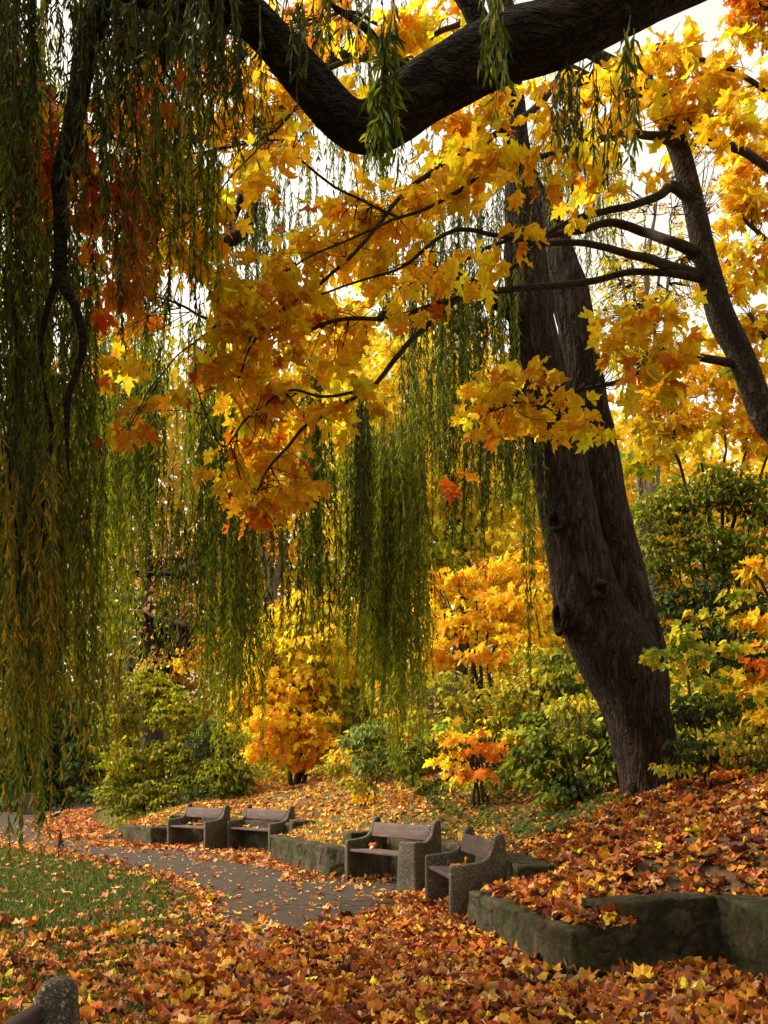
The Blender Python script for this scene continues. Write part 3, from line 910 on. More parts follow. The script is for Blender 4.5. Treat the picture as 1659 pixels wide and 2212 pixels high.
# unseen low strands left of the view, added to keep the side sun off
for _ in range(80):
    cy = rng.uniform(2.5, 10.5)
    cx = -0.40 * cy - rng.uniform(0.7, 3.6)
    add_strands(lf, tw, np.array([[cx, cy, rng.uniform(7.0, 10.0)]]) + rng.normal(0, 0.22, (4, 3)), rng.uniform(3.0, 5.6, 4), WGR, 0.08, (0.14, 0.22), sway=0.05)
# the lighter strands in front of the maple
curtain(lf, tw, 200, 500, 120, 420, 480, 830, 7.0, 8.4, 15, 4, [WLT, WGR, WLT], spread=0.10)
curtain(lf, tw, 330, 560, 60, 200, 330, 560, 6.4, 8.0, 9, 4, [WLT, WGR], spread=0.10)
curtain(lf, tw, 262, 300, 330, 420, 560, 700, 6.9, 7.3, 8, 3, WRE, spread=0.05, step=0.035)
# sprigs on the limb
curtain(lf, tw, 805, 850, -40, 60, 320, 390, 4.9, 5.2, 4, 3, [WGR, WLT], spread=0.025, step=0.07, lsize=(0.10, 0.16))
curtain(lf, tw, 1040, 1085, -40, 20, 130, 205, 5.0, 5.2, 3, 3, WGR, spread=0.02, step=0.07, lsize=(0.09, 0.14))
curtain(lf, tw, 1345, 1375, 20, 120, 300, 390, 5.4, 5.8, 3, 3, WGR, spread=0.025, step=0.07, lsize=(0.09, 0.14))
curtain(lf, tw, 1190, 1330, 90, 190, 230, 340, 6.3, 6.9, 12, 3, WDK, spread=0.05, step=0.07)
curtain(lf, tw, 620, 800, -40, 20, 60, 150, 6.2, 6.8, 6, 3, WGR, spread=0.06, step=0.06)
# the single long twig with its withered tip
add_strands(lf, tw, P(122, 1450, 8.4)[None], np.array([(1838 - 1450) / FL * 8.4]), WYE, step=0.16, sway=0.0)
q = P(130, 1838, 8.4)
add_strands(lf, tw, np.array([[q[0], q[1], q[2] + 0.17]] * 2), np.array([0.17, 0.14]), [(0.10, 0.03, 0.02, 1)], step=0.02, sway=0.0, lsize=(0.05, 0.09))
lf.build('crown', M_WILLOW, near_w, loc=T0)
tw.build('hanging_twigs', M_WTWIG, near_w, loc=T0)

# --- leaning double willow on the bank
WD = 14.5
wb = P(1385, 1690, WD)
lean_w = thing('willow_tree', 'leaning weeping willow with a thick double trunk and knot holes on the leafy bank', 'tree', tuple(wb), 0, 'weeping willows')
mb = MB()
limb(mb, [(1424, 1750, 190), (1412, 1690, 150), (1391, 1600, 144), (1364, 1500, 160), (1322, 1400, 176), (1272, 1310, 152), (1248, 1200, 132), (1228, 1100, 126), (1202, 980, 122), (1174, 850, 116), (1150, 700, 108), (1136, 600, 100), (1126, 450, 76), (1120, 350, 66), (1108, 200, 56), (1080, 0, 60), (1040, -160, 50)], WD, n=24, sides=128, bark=0.075, ridges=30, seed=21)
limb(mb, [(1412, 1620, 60, 14.75), (1396, 1460, 104, 14.75), (1360, 1320, 114, 14.8), (1328, 1180, 102, 14.85), (1302, 1060, 98, 14.9), (1286, 950, 92, 14.95), (1258, 800, 84, 15), (1233, 650, 84, 15.05), (1212, 560, 72, 15.15), (1185, 470, 56, 15.4), (1140, 380, 44, 15.6), (1110, 250, 34, 15.7)], WD, n=24, sides=100, bark=0.08, ridges=26, seed=22)
for (u_, v_, w_) in ((1350, 1750, 40), (1500, 1745, 60), (1400, 1790, 60), (1460, 1800, 50)):
    limb(mb, [(1400, 1610, 90, 14.4), ((1400 + u_) / 2, 1690, w_ * 1.1, 14.3), (u_, v_, w_ * 0.6, 14.1)], WD, n=10, sides=24, bark=0.03, ridges=10, seed=int(u_))
mb.build('trunk', M_BARK, lean_w, loc=wb)
mb = MB()
limb(mb, [(1140, 690, 60, 14.4), (1085, 655, 44, 14.2), (1020, 620, 34, 14), (950, 590, 30, 13.8), (880, 620, 26, 13.6), (820, 690, 18, 13.4)], 14, n=8, sides=20, bark=0.02, ridges=10, seed=23)
mb.build('branch', M_BARK, lean_w, loc=wb)
mb = MB()
limb(mb, [(1100, 200, 50, 14.4), (1000, 120, 44, 14), (880, 90, 38, 13.6), (740, 120, 34, 13.4), (620, 210, 30, 13.2), (560, 330, 26, 13.2), (520, 430, 20, 13.2), (470, 560, 14, 13.2)], 14, n=8, sides=18, bark=0.02, ridges=10, seed=24)
mb.build('branch', M_BARK, lean_w, loc=wb)
mb = MB()
limb(mb, [(740, 120, 30, 13.4), (600, 80, 26, 13.2), (440, 180, 22, 13), (330, 350, 18, 12.8), (260, 560, 14, 12.6)], 13, n=8, sides=14, bark=0.015, seed=25)
mb.build('branch', M_BARK, lean_w, loc=wb)
mb = MB()
limb(mb, [(560, 330, 22, 13.2), (540, 470, 26, 13.2), (500, 515, 34, 13.0), (440, 520, 18, 13.0)], 13, n=6, sides=14, bark=0.015, seed=26)
mb.build('branch', M_BARK, lean_w, loc=wb)
for (u, v, w, nx, ny, rh, rv) in ((1282, 1341, 158, -0.92, -0.39, 0.12, 0.20), (1232, 1139, 128, -0.55, -0.75, 0.10, 0.12), (1290, 1290, 172, -0.10, -0.995, 0.10, 0.10)):
    mb = MB()
    c = P(u, v, WD); r = w / FL * WD * 0.5
    nv = np.array([nx, ny, 0.0]); tv = np.array([-ny, nx, 0.0])
    c = c + nv * (r + 0.05)
    th = np.linspace(0, 2 * np.pi, 25)
    ring = np.column_stack([c + rh * np.cos(th)[:, None] * tv + rv * np.sin(th)[:, None] * np.array([0, 0, 1.0]), 0.045 + 0.012 * np.sin(3 * th + u)])
    add_tube(mb, ring, 3, 12, bark=0.014, ridges=8, seed=31)
    add_tube(mb, [(*(c - nv * 0.30), rv * 1.25), (*(c - nv * 0.16), rv * 1.1), (*(c - nv * 0.05), (rh + rv) * 0.5)], 5, 24, bark=0.02, ridges=12, seed=33)
    mb.build('knot', M_BARK, lean_w, loc=wb)
lf, tw = MB(), MB()
small = dict(step=0.05, lsize=(0.08, 0.13))
curtain(lf, tw, 745, 890, 900, 1000, 1350, 1560, 13.0, 14.6, 20, 7, [WLT, WGR, WLT], spread=0.14, **small)
curtain(lf, tw, 820, 885, 900, 1040, 1560, 1730, 13.0, 13.8, 13, 6, [WLT, WLT, WGR], spread=0.14, **small)
curtain(lf, tw, 860, 1030, 740, 900, 1000, 1260, 13.4, 14.8, 16, 6, [WGR, WDK, WLT], spread=0.22, **small)
curtain(lf, tw, 900, 1110, 540, 680, 750, 1000, 13.6, 15.0, 22, 6, [WDK, WGR], spread=0.24, **small)
curtain(lf, tw, 1050, 1130, 830, 900, 1020, 1160, 13.6, 15.0, 10, 5, [WGR, WDK], spread=0.2, **small)
curtain(lf, tw, 1130, 1190, 900, 1080, 1180, 1560, 13.2, 13.6, 4, 3, [WGR], spread=0.08, **small)
curtain(lf, tw, 664, 692, 740, 800, 1350, 1490, 11.4, 11.9, 7, 6, [WDK, WGR], spread=0.05, **small)
curtain(lf, tw, 775, 798, 830, 880, 1200, 1320, 11.6, 12.0, 5, 5, [WDK], spread=0.05, **small)
curtain(lf, tw, 560, 640, 1050, 1150, 1250, 1400, 12.8, 13.4, 4, 3, [WGR], spread=0.10, **small)
# the long green curtain behind the maple sprays
curtain(lf, tw, 195, 265, 680, 900, 1300, 1540, 12.0, 13.4, 11, 7, [WLT, WLT, WGR], spread=0.12, **small)
curtain(lf, tw, 270, 470, 560, 850, 1080, 1320, 12.0, 13.8, 16, 7, [WGR, WLT, WLT], spread=0.12, **small)
curtain(lf, tw, 440, 550, 700, 1000, 1450, 1700, 12.0, 13.6, 18, 7, [WGR, WLT, WLT], spread=0.12, **small)
curtain(lf, tw, 350, 450, 1050, 1150, 1350, 1500, 12.4, 13.4, 6, 4, [WGR], spread=0.14, **small)
curtain(lf, tw, 0, 200, 350, 700, 900, 1400, 10.5, 12.5, 9, 6, [WDK, WGR], spread=0.2, **small)
# upper hangings round the sky gap
curtain(lf, tw, 560, 830, 150, 250, 330, 560, 13.0, 14.4, 16, 4, [WGR, WLT], spread=0.25, **small)
curtain(lf, tw, 480, 640, 380, 480, 560, 760, 13.0, 14.4, 10, 6, [WGR, WDK], spread=0.25, **small)
curtain(lf, tw, 700, 1080, 330, 450, 560, 740, 13.6, 15.0, 18, 6, [WGR, WDK], spread=0.3, **small)
curtain(lf, tw, 1165, 1290, 280, 360, 480, 660, 15.2, 16.4, 16, 6, [WGR, WLT], spread=0.25, **small)
curtain(lf, tw, 640, 1130, -60, 60, 150, 330, 13.6, 15.0, 14, 5, [WGR, WDK], spread=0.3, **small)
lf.build('crown', M_WILLOW, lean_w, loc=wb)
tw.build('hanging_twigs', M_WTWIG, lean_w, loc=wb)


# ------------------------------------------------------------------ broad-leaved crowns
def crown(leaf, twig, blobs, shape, size, cover, anchors=None, per=6, droop=0.75, thick=None, flat=0.55, twr=(0.0048, 0.002), reach=1.2):
    """Sprays of leaves filling blobs (u, v, ru, rv, depth, palette[, density])."""
    for b in blobs:
        u, v, ru, rv, d, pal = b[:6]
        den = b[6] if len(b) > 6 else 1.0
        px = size / FL ** -1 / d
        n = int(max(3, 2.7 * cover * den * math.pi * ru * rv / (0.5 * px * px)))
        k = max(1, n // per)
        g = unit(rng.normal(0, 1, (k, 3))) * rng.uniform(0, 1, (k, 1)) ** (1 / 2.2)
        dy = thick if thick else 0.8 * 0.5 * (ru + rv) / FL * d
        ends = P(u, v, d) + g * np.array([ru / FL * d, dy, rv / FL * d])
        if twig is not None:
            if anchors is not None:
                D = ((ends[:, None] - anchors[None]) ** 2).sum(2)
                near = np.argsort(D, 1)[:, :min(6, D.shape[1])]
                A = anchors[near[np.arange(k), rng.integers(0, near.shape[1], k)]]
                vec = A - ends
                ln = np.linalg.norm(vec, axis=1, keepdims=True)
                A = ends + vec * np.minimum(1, reach / (ln + 1e-6))
            else:
                A = ends * 0.35 + P(u, v + rv * 0.6, d) * 0.65
            add_twigs(twig, A, ends, *twr, sag=0.05)
        idx = np.repeat(np.arange(k), per)
        m = len(idx)
        az = rng.uniform(0, 6.28, m)
        rad = rng.uniform(0.2, 1.1, m) * size
        out = np.stack([np.cos(az), np.sin(az), rng.normal(0, 0.25, m)], 1)
        pos = ends[idx] + out * rad[:, None] * np.array([1, 1, flat])
        tip = out * rng.uniform(0.4, 1, (m, 1)) + np.stack([0 * az, 0 * az, -rng.uniform(0.2, 1.3, m) * droop], 1)
        nr = np.stack([rng.normal(-0.25, 0.5, m), rng.normal(-0.25, 0.5, m), rng.uniform(0.15, 1.0, m)], 1)
        add_leaves(leaf, shape, pos, tip, nr, size * np.clip(np.exp(rng.normal(-0.12, 0.26, m)), 0.4, 1.35), pick(pal, m, 0.2))


# --- the golden maple whose sprays cross the middle of the view
MD = 9.0
mbase = np.array([4.9, 9.2, float(height(4.9, 9.2)[0])])
maple = thing('maple_tree', 'golden maple with a thin curved trunk and broad amber sprays crossing before the willow', 'tree', tuple(mbase), 0, 'golden maples')
mb = MB()
rows = [(4.9, 9.2, mbase[2] - 0.3, 0.19), (4.6, 9.15, mbase[2] + 0.9, 0.16)]
for u, v, w in ((1720, 1010, 66), (1650, 900, 60), (1600, 770, 56), (1560, 690, 58), (1540, 620, 52), (1522, 550, 50), (1505, 470, 48), (1488, 400, 46), (1462, 310, 46), (1430, 235, 48), (1395, 190, 44), (1340, 150, 36), (1280, 115, 28), (1200, 80, 20), (1100, 40, 14)):
    rows.append((*P(u, v, MD), w / FL * MD * 0.5))
add_tube(mb, rows, 12, 36, bark=0.008, ridges=14, seed=41)
mb.build('trunk', M_MBARK, maple, loc=mbase)
mb = MB()
BR = [
    [(1490, 430, 26), (1453, 402, 24), (1424, 422, 20), (1369, 445, 17), (1254, 477, 14), (1179, 510, 12), (1110, 570, 10), (1020, 640, 8)],
    [(1502, 545, 28), (1449, 520, 22), (1389, 500, 20), (1314, 482, 17), (1254, 497, 15), (1174, 508, 13), (1080, 520, 9), (1000, 560, 7)],
    [(1520, 600, 26), (1449, 580, 22), (1399, 557, 20), (1329, 542, 16), (1264, 530, 14), (1149, 520, 12), (1029, 502, 10), (959, 505, 9), (880, 560, 8), (800, 600, 6), (700, 640, 5)],
    [(1530, 605, 22), (1444, 590, 17), (1379, 585, 15), (1309, 597, 15), (1204, 612, 15), (1079, 632, 14), (1014, 637, 13), (950, 680, 12), (890, 730, 12), (840, 790, 11), (790, 840, 10), (720, 880, 9), (650, 930, 8), (590, 1000, 6), (560, 1060, 4)],
    [(1014, 637, 12), (920, 665, 11), (830, 690, 10), (740, 690, 9), (640, 720, 8), (560, 690, 7), (470, 700, 8), (400, 670, 6), (335, 650, 4)],
    [(1460, 310, 24), (1404, 292, 18), (1329, 292, 15), (1254, 312, 14), (1179, 335, 12), (1109, 360, 11), (1044, 375, 10), (994, 415, 9), (929, 450, 8), (860, 470, 7), (790, 500, 6), (690, 540, 5), (620, 580, 4)],
    [(1380, 185, 28), (1329, 190, 26), (1219, 165, 22), (1150, 235, 16), (1054, 295, 14), (929, 380, 12), (854, 440, 10), (780, 520, 9), (700, 600, 8), (610, 660, 7), (540, 740, 6), (510, 820, 4)],
    [(1209, 140, 24), (1329, 190, 28), (1404, 205, 26), (1474, 235, 24), (1529, 295, 22), (1604, 325, 20), (1680, 380, 18)],
    [(1400, 190, 14), (1424, 100, 12), (1539, 135, 12), (1599, 165, 12), (1680, 215, 11)],
    [(1590, 785, 20), (1479, 762, 15), (1404, 795, 13), (1329, 827, 11), (1259, 840, 9), (1199, 860, 7), (1110, 870, 5), (1050, 890, 4)],
    [(790, 840, 8), (700, 860, 7), (620, 850, 6), (540, 900, 5), (480, 960, 4), (420, 830, 4)],
    [(860, 470, 7), (760, 420, 6), (650, 340, 6), (600, 300, 5), (540, 330, 4), (430, 450, 4), (330, 520, 3)],
    [(870, 130, 14), (780, 130, 12), (700, 160, 10), (640, 230, 8), (580, 290, 6), (470, 320, 5), (330, 330, 4), (160, 280, 4), (60, 330, 3)],
    [(1100, 40, 12), (960, 60, 12), (870, 130, 12), (820, 60, 9), (740, 20, 8), (640, 60, 6)],
    [(470, 700, 5), (380, 780, 4), (300, 880, 3), (270, 930, 3)],
]
anc = []
for k, br in enumerate(BR):
    dd = [MD - (1520 - min(p[0], 1520)) * 0.0009 + 0.25 * math.sin(k * 2.1) * (1 if i > 1 else 0) for i, p in enumerate(br)]
    mb = MB()
    q = limb(mb, [(p[0], p[1], p[2], dd[i]) for i, p in enumerate(br)], MD, n=7, sides=10, bark=0.003, ridges=8, wob=0.10, seed=50 + k)
    mb.build('branch', M_TWIG, maple, loc=mbase)
    anc.append(q[::2, :3])
anc = np.vstack(anc)
Y, A, O, R = YEL, AMB, ORG, RED
dm = 8.4
BL = []
for u, v, ru, rv, pal in [
    (520, 640, 60, 65, A), (600, 610, 70, 50, Y), (560, 720, 80, 65, A), (505, 745, 45, 75, A), (545, 830, 75, 55, A), (610, 790, 50, 55, Y), (520, 900, 50, 55, A), (565, 955, 60, 50, A),
    (500, 1025, 45, 50, A), (570, 1060, 55, 50, A), (630, 1030, 40, 50, A), (545, 1110, 40, 25, O), (640, 1085, 28, 25, Y), (690, 680, 60, 50, Y), (720, 740, 50, 50, Y), (750, 880, 38, 45, Y),
    (720, 800, 50, 32, Y), (650, 880, 40, 35, A), (455, 770, 25, 30, Y), (440, 735, 20, 16, O),
    (620, 560, 60, 42, A), (700, 530, 70, 50, Y), (760, 565, 60, 40, Y), (820, 500, 60, 50, Y), (860, 575, 50, 40, Y), (760, 465, 60, 45, Y), (870, 420, 70, 42, Y), (935, 470, 55, 40, Y),
    (800, 645, 45, 22, Y), (880, 680, 30, 20, A), (960, 590, 38, 35, Y), (1015, 560, 30, 30, Y), (1000, 400, 60, 42, Y), (1050, 330, 60, 42, Y), (960, 335, 70, 32, Y), (1090, 265, 50, 45, A), (1025, 275, 60, 35, Y),
    (1120, 415, 24, 20, Y), (1150, 480, 26, 28, Y), (1200, 345, 50, 34, A), (1285, 320, 50, 42, Y), (1290, 415, 50, 22, A), (1230, 487, 14, 16, Y), (1340, 270, 50, 42, Y), (1040, 612, 26, 20, Y), (1115, 560, 18, 14, Y),
    (1450, 110, 45, 36, Y), (1500, 205, 65, 50, Y), (1560, 180, 55, 36, Y), (1600, 245, 50, 50, Y), (1530, 150, 55, 28, Y), (1400, 160, 40, 45, Y), (1330, 120, 40, 36, Y), (1470, 270, 40, 30, Y), (1395, 390, 16, 14, Y),
    (590, 170, 26, 40, Y), (555, 270, 40, 50, Y), (605, 240, 36, 36, Y), (540, 385, 42, 50, Y), (600, 385, 34, 26, Y), (360, 480, 55, 55, O), (415, 535, 50, 50, A), (385, 420, 50, 50, A), (450, 480, 45, 50, A),
    (345, 350, 50, 50, O), (480, 300, 50, 60, Y), (400, 590, 40, 26, A), (700, 30, 50, 32, O), (752, 160, 22, 18, Y), (820, 40, 50, 28, A), (640, 20, 40, 26, O), (730, 90, 40, 18, A),
    (60, 280, 45, 50, R), (100, 420, 40, 40, O), (270, 620, 30, 40, O), (40, 180, 40, 40, R), (110, 350, 40, 40, R), (250, 500, 40, 50, O), (180, 430, 40, 50, O), (320, 640, 40, 40, O), (70, 470, 30, 30, O), (300, 420, 40, 60, A), (320, 260, 45, 50, A), (440, 380, 50, 50, Y), (470, 560, 30, 30, A), (300, 560, 30, 50, A), (130, 210, 34, 42, R), (80, 370, 42, 50, O), (25, 400, 25, 40, R), (150, 310, 32, 50, O), (210, 230, 30, 40, A), (230, 650, 30, 50, O), (245, 740, 30, 50, A), (215, 800, 22, 30, O), (280, 920, 38, 30, O), (335, 860, 30, 26, A), (250, 890, 25, 20, O),
    (1050, 855, 44, 30, Y), (1100, 830, 54, 24, A), (1180, 830, 54, 24, Y), (1060, 915, 48, 30, A), (1120, 880, 54, 30, Y), (1200, 880, 60, 28, Y), (1260, 905, 45, 30, Y), (1310, 925, 30, 22, Y), (1070, 960, 22, 18, A),
    (640, 130, 40, 40, A), (700, 210, 50, 30, Y), (780, 190, 40, 30, Y), (880, 50, 50, 40, A), (980, 30, 50, 40, A), (930, 110, 40, 30, Y), (470, 200, 50, 50, A), (420, 120, 50, 50, O), (520, 120, 40, 50, A), (300, 180, 50, 50, O), (200, 330, 40, 50, O), (660, 290, 26, 22, Y), (760, 300, 30, 16, Y), (1180, 250, 50, 40, Y), (1240, 220, 40, 30, A),
    (1310, 715, 38, 26, Y), (1375, 715, 52, 40, Y), (1330, 770, 42, 30, Y), (1420, 750, 42, 42, A), (1390, 830, 50, 22, A), (1440, 690, 42, 30, Y), (985, 1005, 20, 20, O)]:
    BL.append((u, v, ru, rv, (dm if u > 330 or v > 700 else 7.5) + 0.55 * math.sin(u * 0.013 + v * 0.007), pal))
lf = MB()
crown(lf, lf, [(*b_[:2], b_[2] * 1.22, b_[3] * 1.22, *b_[4:]) for b_ in BL], MAPLE, 0.146, 1.0, anchors=anc, per=5, thick=0.36)
lf.build('crown', M_MAPLE, maple, loc=mbase)


# --- trees and shrubs behind
def ground_at(x, y):
    return float(height(x, y)[0])


def plant(name, label, cat, base_uv, depth, blobs, shape, size, cover, mat, stems, group=None, bark=None, twigs=True, **kw):
    """A tree or shrub: stems from its foot to each clump, a crown of leaves and its twigs."""
    x = (base_uv - CU) / FL * depth
    z = ground_at(x, depth)
    base = np.array([x, depth, z])
    root = thing(name, label, cat, tuple(base), 0, group)
    an = []
    for si, st in enumerate(stems):
        mbs = MB()
        rows = [(x + st.get('dx', 0), depth + st.get('dy', 0), z - 0.15, st['w'] * 1.25)]
        for i, (u, v, w) in enumerate(st['pts']):
            q = P(u, v, st.get('d', depth))
            rows.append((*q, w))
        q = add_tube(mbs, rows, 6, st.get('sides', 8), bark=st['w'] * 0.12, ridges=9, wob=st.get('wob', 0.25), seed=len(label) + len(an))
        an.append(q[2:, :3])
        mbs.build(('trunk' if si == 0 else 'branch') if cat == 'tree' else 'stem', bark or M_TWIG, root, loc=base)
    an = np.vstack(an)
    lf = MB()
    crown(lf, lf if twigs else None, blobs, shape, size, cover * (1.5 if shape is LEAF else 1.15), anchors=an, **kw)
    lf.build('crown' if cat == 'tree' else 'foliage', mat, root, loc=base)
    return root


def fan(u, v, spread, vt, n, w, r):
    """n stems fanning out from (u, v) up to row vt."""
    out = []
    for k in range(n):
        t = (k + 0.5) / n * 2 - 1
        uu = u + t * spread
        out.append(dict(w=w, pts=[(u + t * spread * 0.35, v + (vt - v) * 0.35, w * 0.8), (u + t * spread * 0.75, v + (vt - v) * 0.7, w * 0.5), (uu, vt + abs(t) * 20, w * 0.2)], dx=t * r))
    return out


L_, G_, S_ = LEM, GRN, SHR
plant('maple_tree', 'bright lemon yellow bushy maple standing right of the green bush behind the far benches', 'tree', 640, 25.5,
      [(640, 1330, 75, 50, 26, L_), (590, 1410, 60, 50, 26, L_), (690, 1400, 80, 60, 25.5, L_), (620, 1490, 80, 60, 25.5, Y), (720, 1480, 70, 50, 26, L_), (580, 1560, 55, 45, 25, A), (660, 1570, 80, 45, 25.2, Y), (610, 1620, 60, 28, 25, A), (700, 1610, 50, 30, 25, Y), (760, 1540, 50, 60, 26, YGR), (650, 1650, 40, 14, 25, O), (560, 1480, 50, 60, 26, Y), (760, 1420, 60, 50, 26.5, L_), (820, 1440, 50, 60, 27, YGR), (800, 1340, 50, 60, 27, L_), (680, 1310, 60, 40, 26.5, L_), (560, 1620, 40, 24, 25, A), (780, 1600, 60, 40, 25.5, YGR), (840, 1540, 60, 50, 26, L_), (740, 1625, 50, 26, 25, YGR), (520, 1520, 30, 60, 26, A), (860, 1600, 40, 40, 25.5, L_), (540, 1400, 40, 50, 27, L_)],
      MAPLE_FAR, 0.20, 1.5, M_MAPLE, fan(650, 1660, 80, 1350, 5, 0.05, 0.15), 'golden maples', per=6)
plant('maple_tree', 'yellow maple with orange tips right behind the hanging green curtain', 'tree', 1040, 21.5,
      [(1050, 1240, 60, 40, 22, Y), (1120, 1230, 60, 40, 22, Y), (960, 1260, 60, 40, 22, Y), (1090, 1310, 80, 45, 21.5, Y), (1000, 1340, 80, 45, 21.5, A), (1130, 1370, 60, 45, 21, Y), (950, 1410, 60, 40, 21.5, Y), (1060, 1410, 70, 35, 21, A), (930, 1330, 40, 40, 22, Y), (900, 1470, 50, 40, 22, YGR), (1150, 1290, 40, 40, 21, Y)],
      MAPLE_FAR, 0.185, 1.15, M_MAPLE, fan(1030, 1560, 90, 1260, 5, 0.05, 0.2), 'golden maples', per=6)
plant('maple_tree', 'low orange maple sapling among the green shrubs left of the leaning trunk', 'tree', 1040, 17.2,
      [(1010, 1590, 50, 22, 17, A), (1070, 1620, 60, 26, 17, O), (980, 1640, 46, 22, 17, A), (1120, 1590, 40, 22, 17, YGR), (1020, 1670, 50, 20, 16.8, O), (960, 1570, 40, 26, 17.3, YGR)],
      MAPLE_FAR, 0.165, 0.8, M_MAPLE, fan(1035, 1700, 60, 1590, 4, 0.025, 0.1), 'golden maples', per=5)
plant('maple_tree', 'tall pale yellow tree rising behind the hanging curtain in the centre', 'tree', 985, 31,
      [(800, 830, 90, 60, 31, L_, 0.7), (880, 760, 80, 60, 31, L_, 0.6), (780, 950, 90, 70, 31, L_), (700, 1020, 60, 60, 31, YGR), (900, 900, 80, 60, 31, L_), (730, 1130, 80, 70, 31, L_), (860, 1100, 90, 90, 31, L_), (980, 1050, 80, 80, 31, L_), (1060, 1100, 70, 90, 31, L_), (960, 1180, 80, 60, 30, YGR), (1080, 1180, 60, 50, 30, L_), (820, 1210, 80, 50, 30, L_), (700, 1230, 50, 50, 30, YGR), (1000, 900, 60, 60, 31, L_, 0.6), (1130, 1060, 40, 80, 30, YGR), (760, 720, 60, 50, 32, L_, 0.4)],
      MAPLE_FAR, 0.20, 1.1, M_MAPLE, [dict(w=0.26, sides=14, pts=[(1000, 1235, 0.22), (978, 1110, 0.19), (950, 980, 0.14), (900, 850, 0.09), (860, 720, 0.04)]), dict(w=0.1, sides=10, pts=[(1010, 1200, 0.10), (930, 1160, 0.08), (850, 1050, 0.05), (780, 920, 0.03)]), dict(w=0.1, sides=10, pts=[(1010, 1200, 0.10), (1050, 1120, 0.08), (1080, 1000, 0.03)])], 'golden maples', per=6)
plant('maple_tree', 'broad yellow maple on the right behind the leaning trunk, with green lower leaves', 'tree', 1560, 18.5,
      [(1380, 860, 70, 40, 18.5, Y), (1450, 830, 70, 40, 18.5, Y), (1530, 800, 70, 45, 18.5, Y), (1610, 830, 60, 60, 18.5, Y), (1400, 930, 60, 40, 18.5, L_), (1480, 910, 70, 45, 18.5, Y), (1560, 900, 70, 45, 18.5, Y), (1630, 930, 50, 50, 18.5, A), (1430, 980, 60, 26, 18.5, L_), (1370, 1000, 40, 40, 19, YGR), (1500, 960, 50, 26, 18, L_, 0.6), (1560, 1010, 50, 20, 18.5, YGR, 0.5)],
      MAPLE_FAR, 0.175, 1.2, M_MAPLE, fan(1560, 1450, 140, 850, 5, 0.06, 0.25), 'golden maples', per=6)
plant('maple_tree', 'amber maple crown filling the right edge behind the thin curved trunk', 'tree', 1800, 13.0,
      [(1600, 370, 50, 45, 13, Y), (1645, 300, 40, 60, 13, Y), (1590, 450, 52, 40, 13, Y), (1625, 550, 48, 50, 13, A), (1590, 620, 46, 46, 13, Y), (1640, 690, 40, 60, 13, A), (1580, 700, 44, 32, 13, Y), (1650, 430, 30, 50, 13, Y), (1640, 780, 30, 40, 13, A), (1590, 790, 30, 20, 13, YGR), (1550, 500, 22, 26, 13, Y), (1620, 170, 40, 40, 13, Y, 0.6)],
      MAPLE, 0.165, 1.25, M_MAPLE, [dict(w=0.16, sides=14, pts=[(1800, 900, 0.14), (1760, 600, 0.12), (1720, 300, 0.09), (1700, 60, 0.05)]), dict(w=0.05, pts=[(1790, 1000, 0.05), (1700, 800, 0.04), (1620, 680, 0.02)]), dict(w=0.05, pts=[(1780, 700, 0.05), (1690, 560, 0.04), (1590, 450, 0.015)])], 'golden maples', per=6)
plant('maple_tree', 'copper leaved tree top in the upper right corner against the sky', 'tree', 1950, 15.0,
      [(1620, 20, 44, 40, 15, O), (1650, 70, 34, 36, 15, A), (1590, 50, 22, 34, 15, A), (1640, -30, 60, 30, 15, O), (1590, -20, 40, 30, 15, O)],
      MAPLE_FAR, 0.13, 1.3, M_MAPLE, [dict(w=0.18, sides=12, pts=[(1940, 900, 0.16), (1880, 400, 0.12), (1760, 100, 0.07), (1640, 0, 0.03)])], 'golden maples', per=6)
plant('birch_tree', 'airy pale yellow tree with bare grey twigs against the white sky right of the trunk', 'tree', 1400, 33,
      [(1330, 480, 70, 50, 33, L_, 0.5), (1410, 560, 80, 60, 33, L_, 0.6), (1320, 600, 60, 60, 33, L_, 0.8), (1400, 660, 80, 50, 33, L_, 0.8), (1310, 680, 50, 40, 33, YGR, 0.7), (1480, 500, 60, 50, 33, L_, 0.4), (1500, 640, 60, 60, 33, L_, 0.6), (1420, 430, 60, 40, 33, TAN, 0.35), (1540, 420, 50, 50, 33, TAN, 0.3), (1350, 780, 60, 50, 32, L_, 1.0), (1450, 760, 80, 50, 32, YGR, 1.0), (1560, 560, 50, 50, 33, L_, 0.5), (1500, 340, 60, 50, 34, TAN, 0.22), (1330, 380, 50, 40, 34, TAN, 0.2)],
      LEAF, 0.15, 0.55, M_MAPLE, [dict(w=0.2, sides=12, pts=[(1400, 1000, 0.17), (1390, 760, 0.13), (1400, 560, 0.09), (1420, 420, 0.03)])] + fan(1395, 800, 150, 440, 5, 0.07, 0.0), None, M_GTWIG, per=5, twr=(0.02, 0.006), reach=2.2)
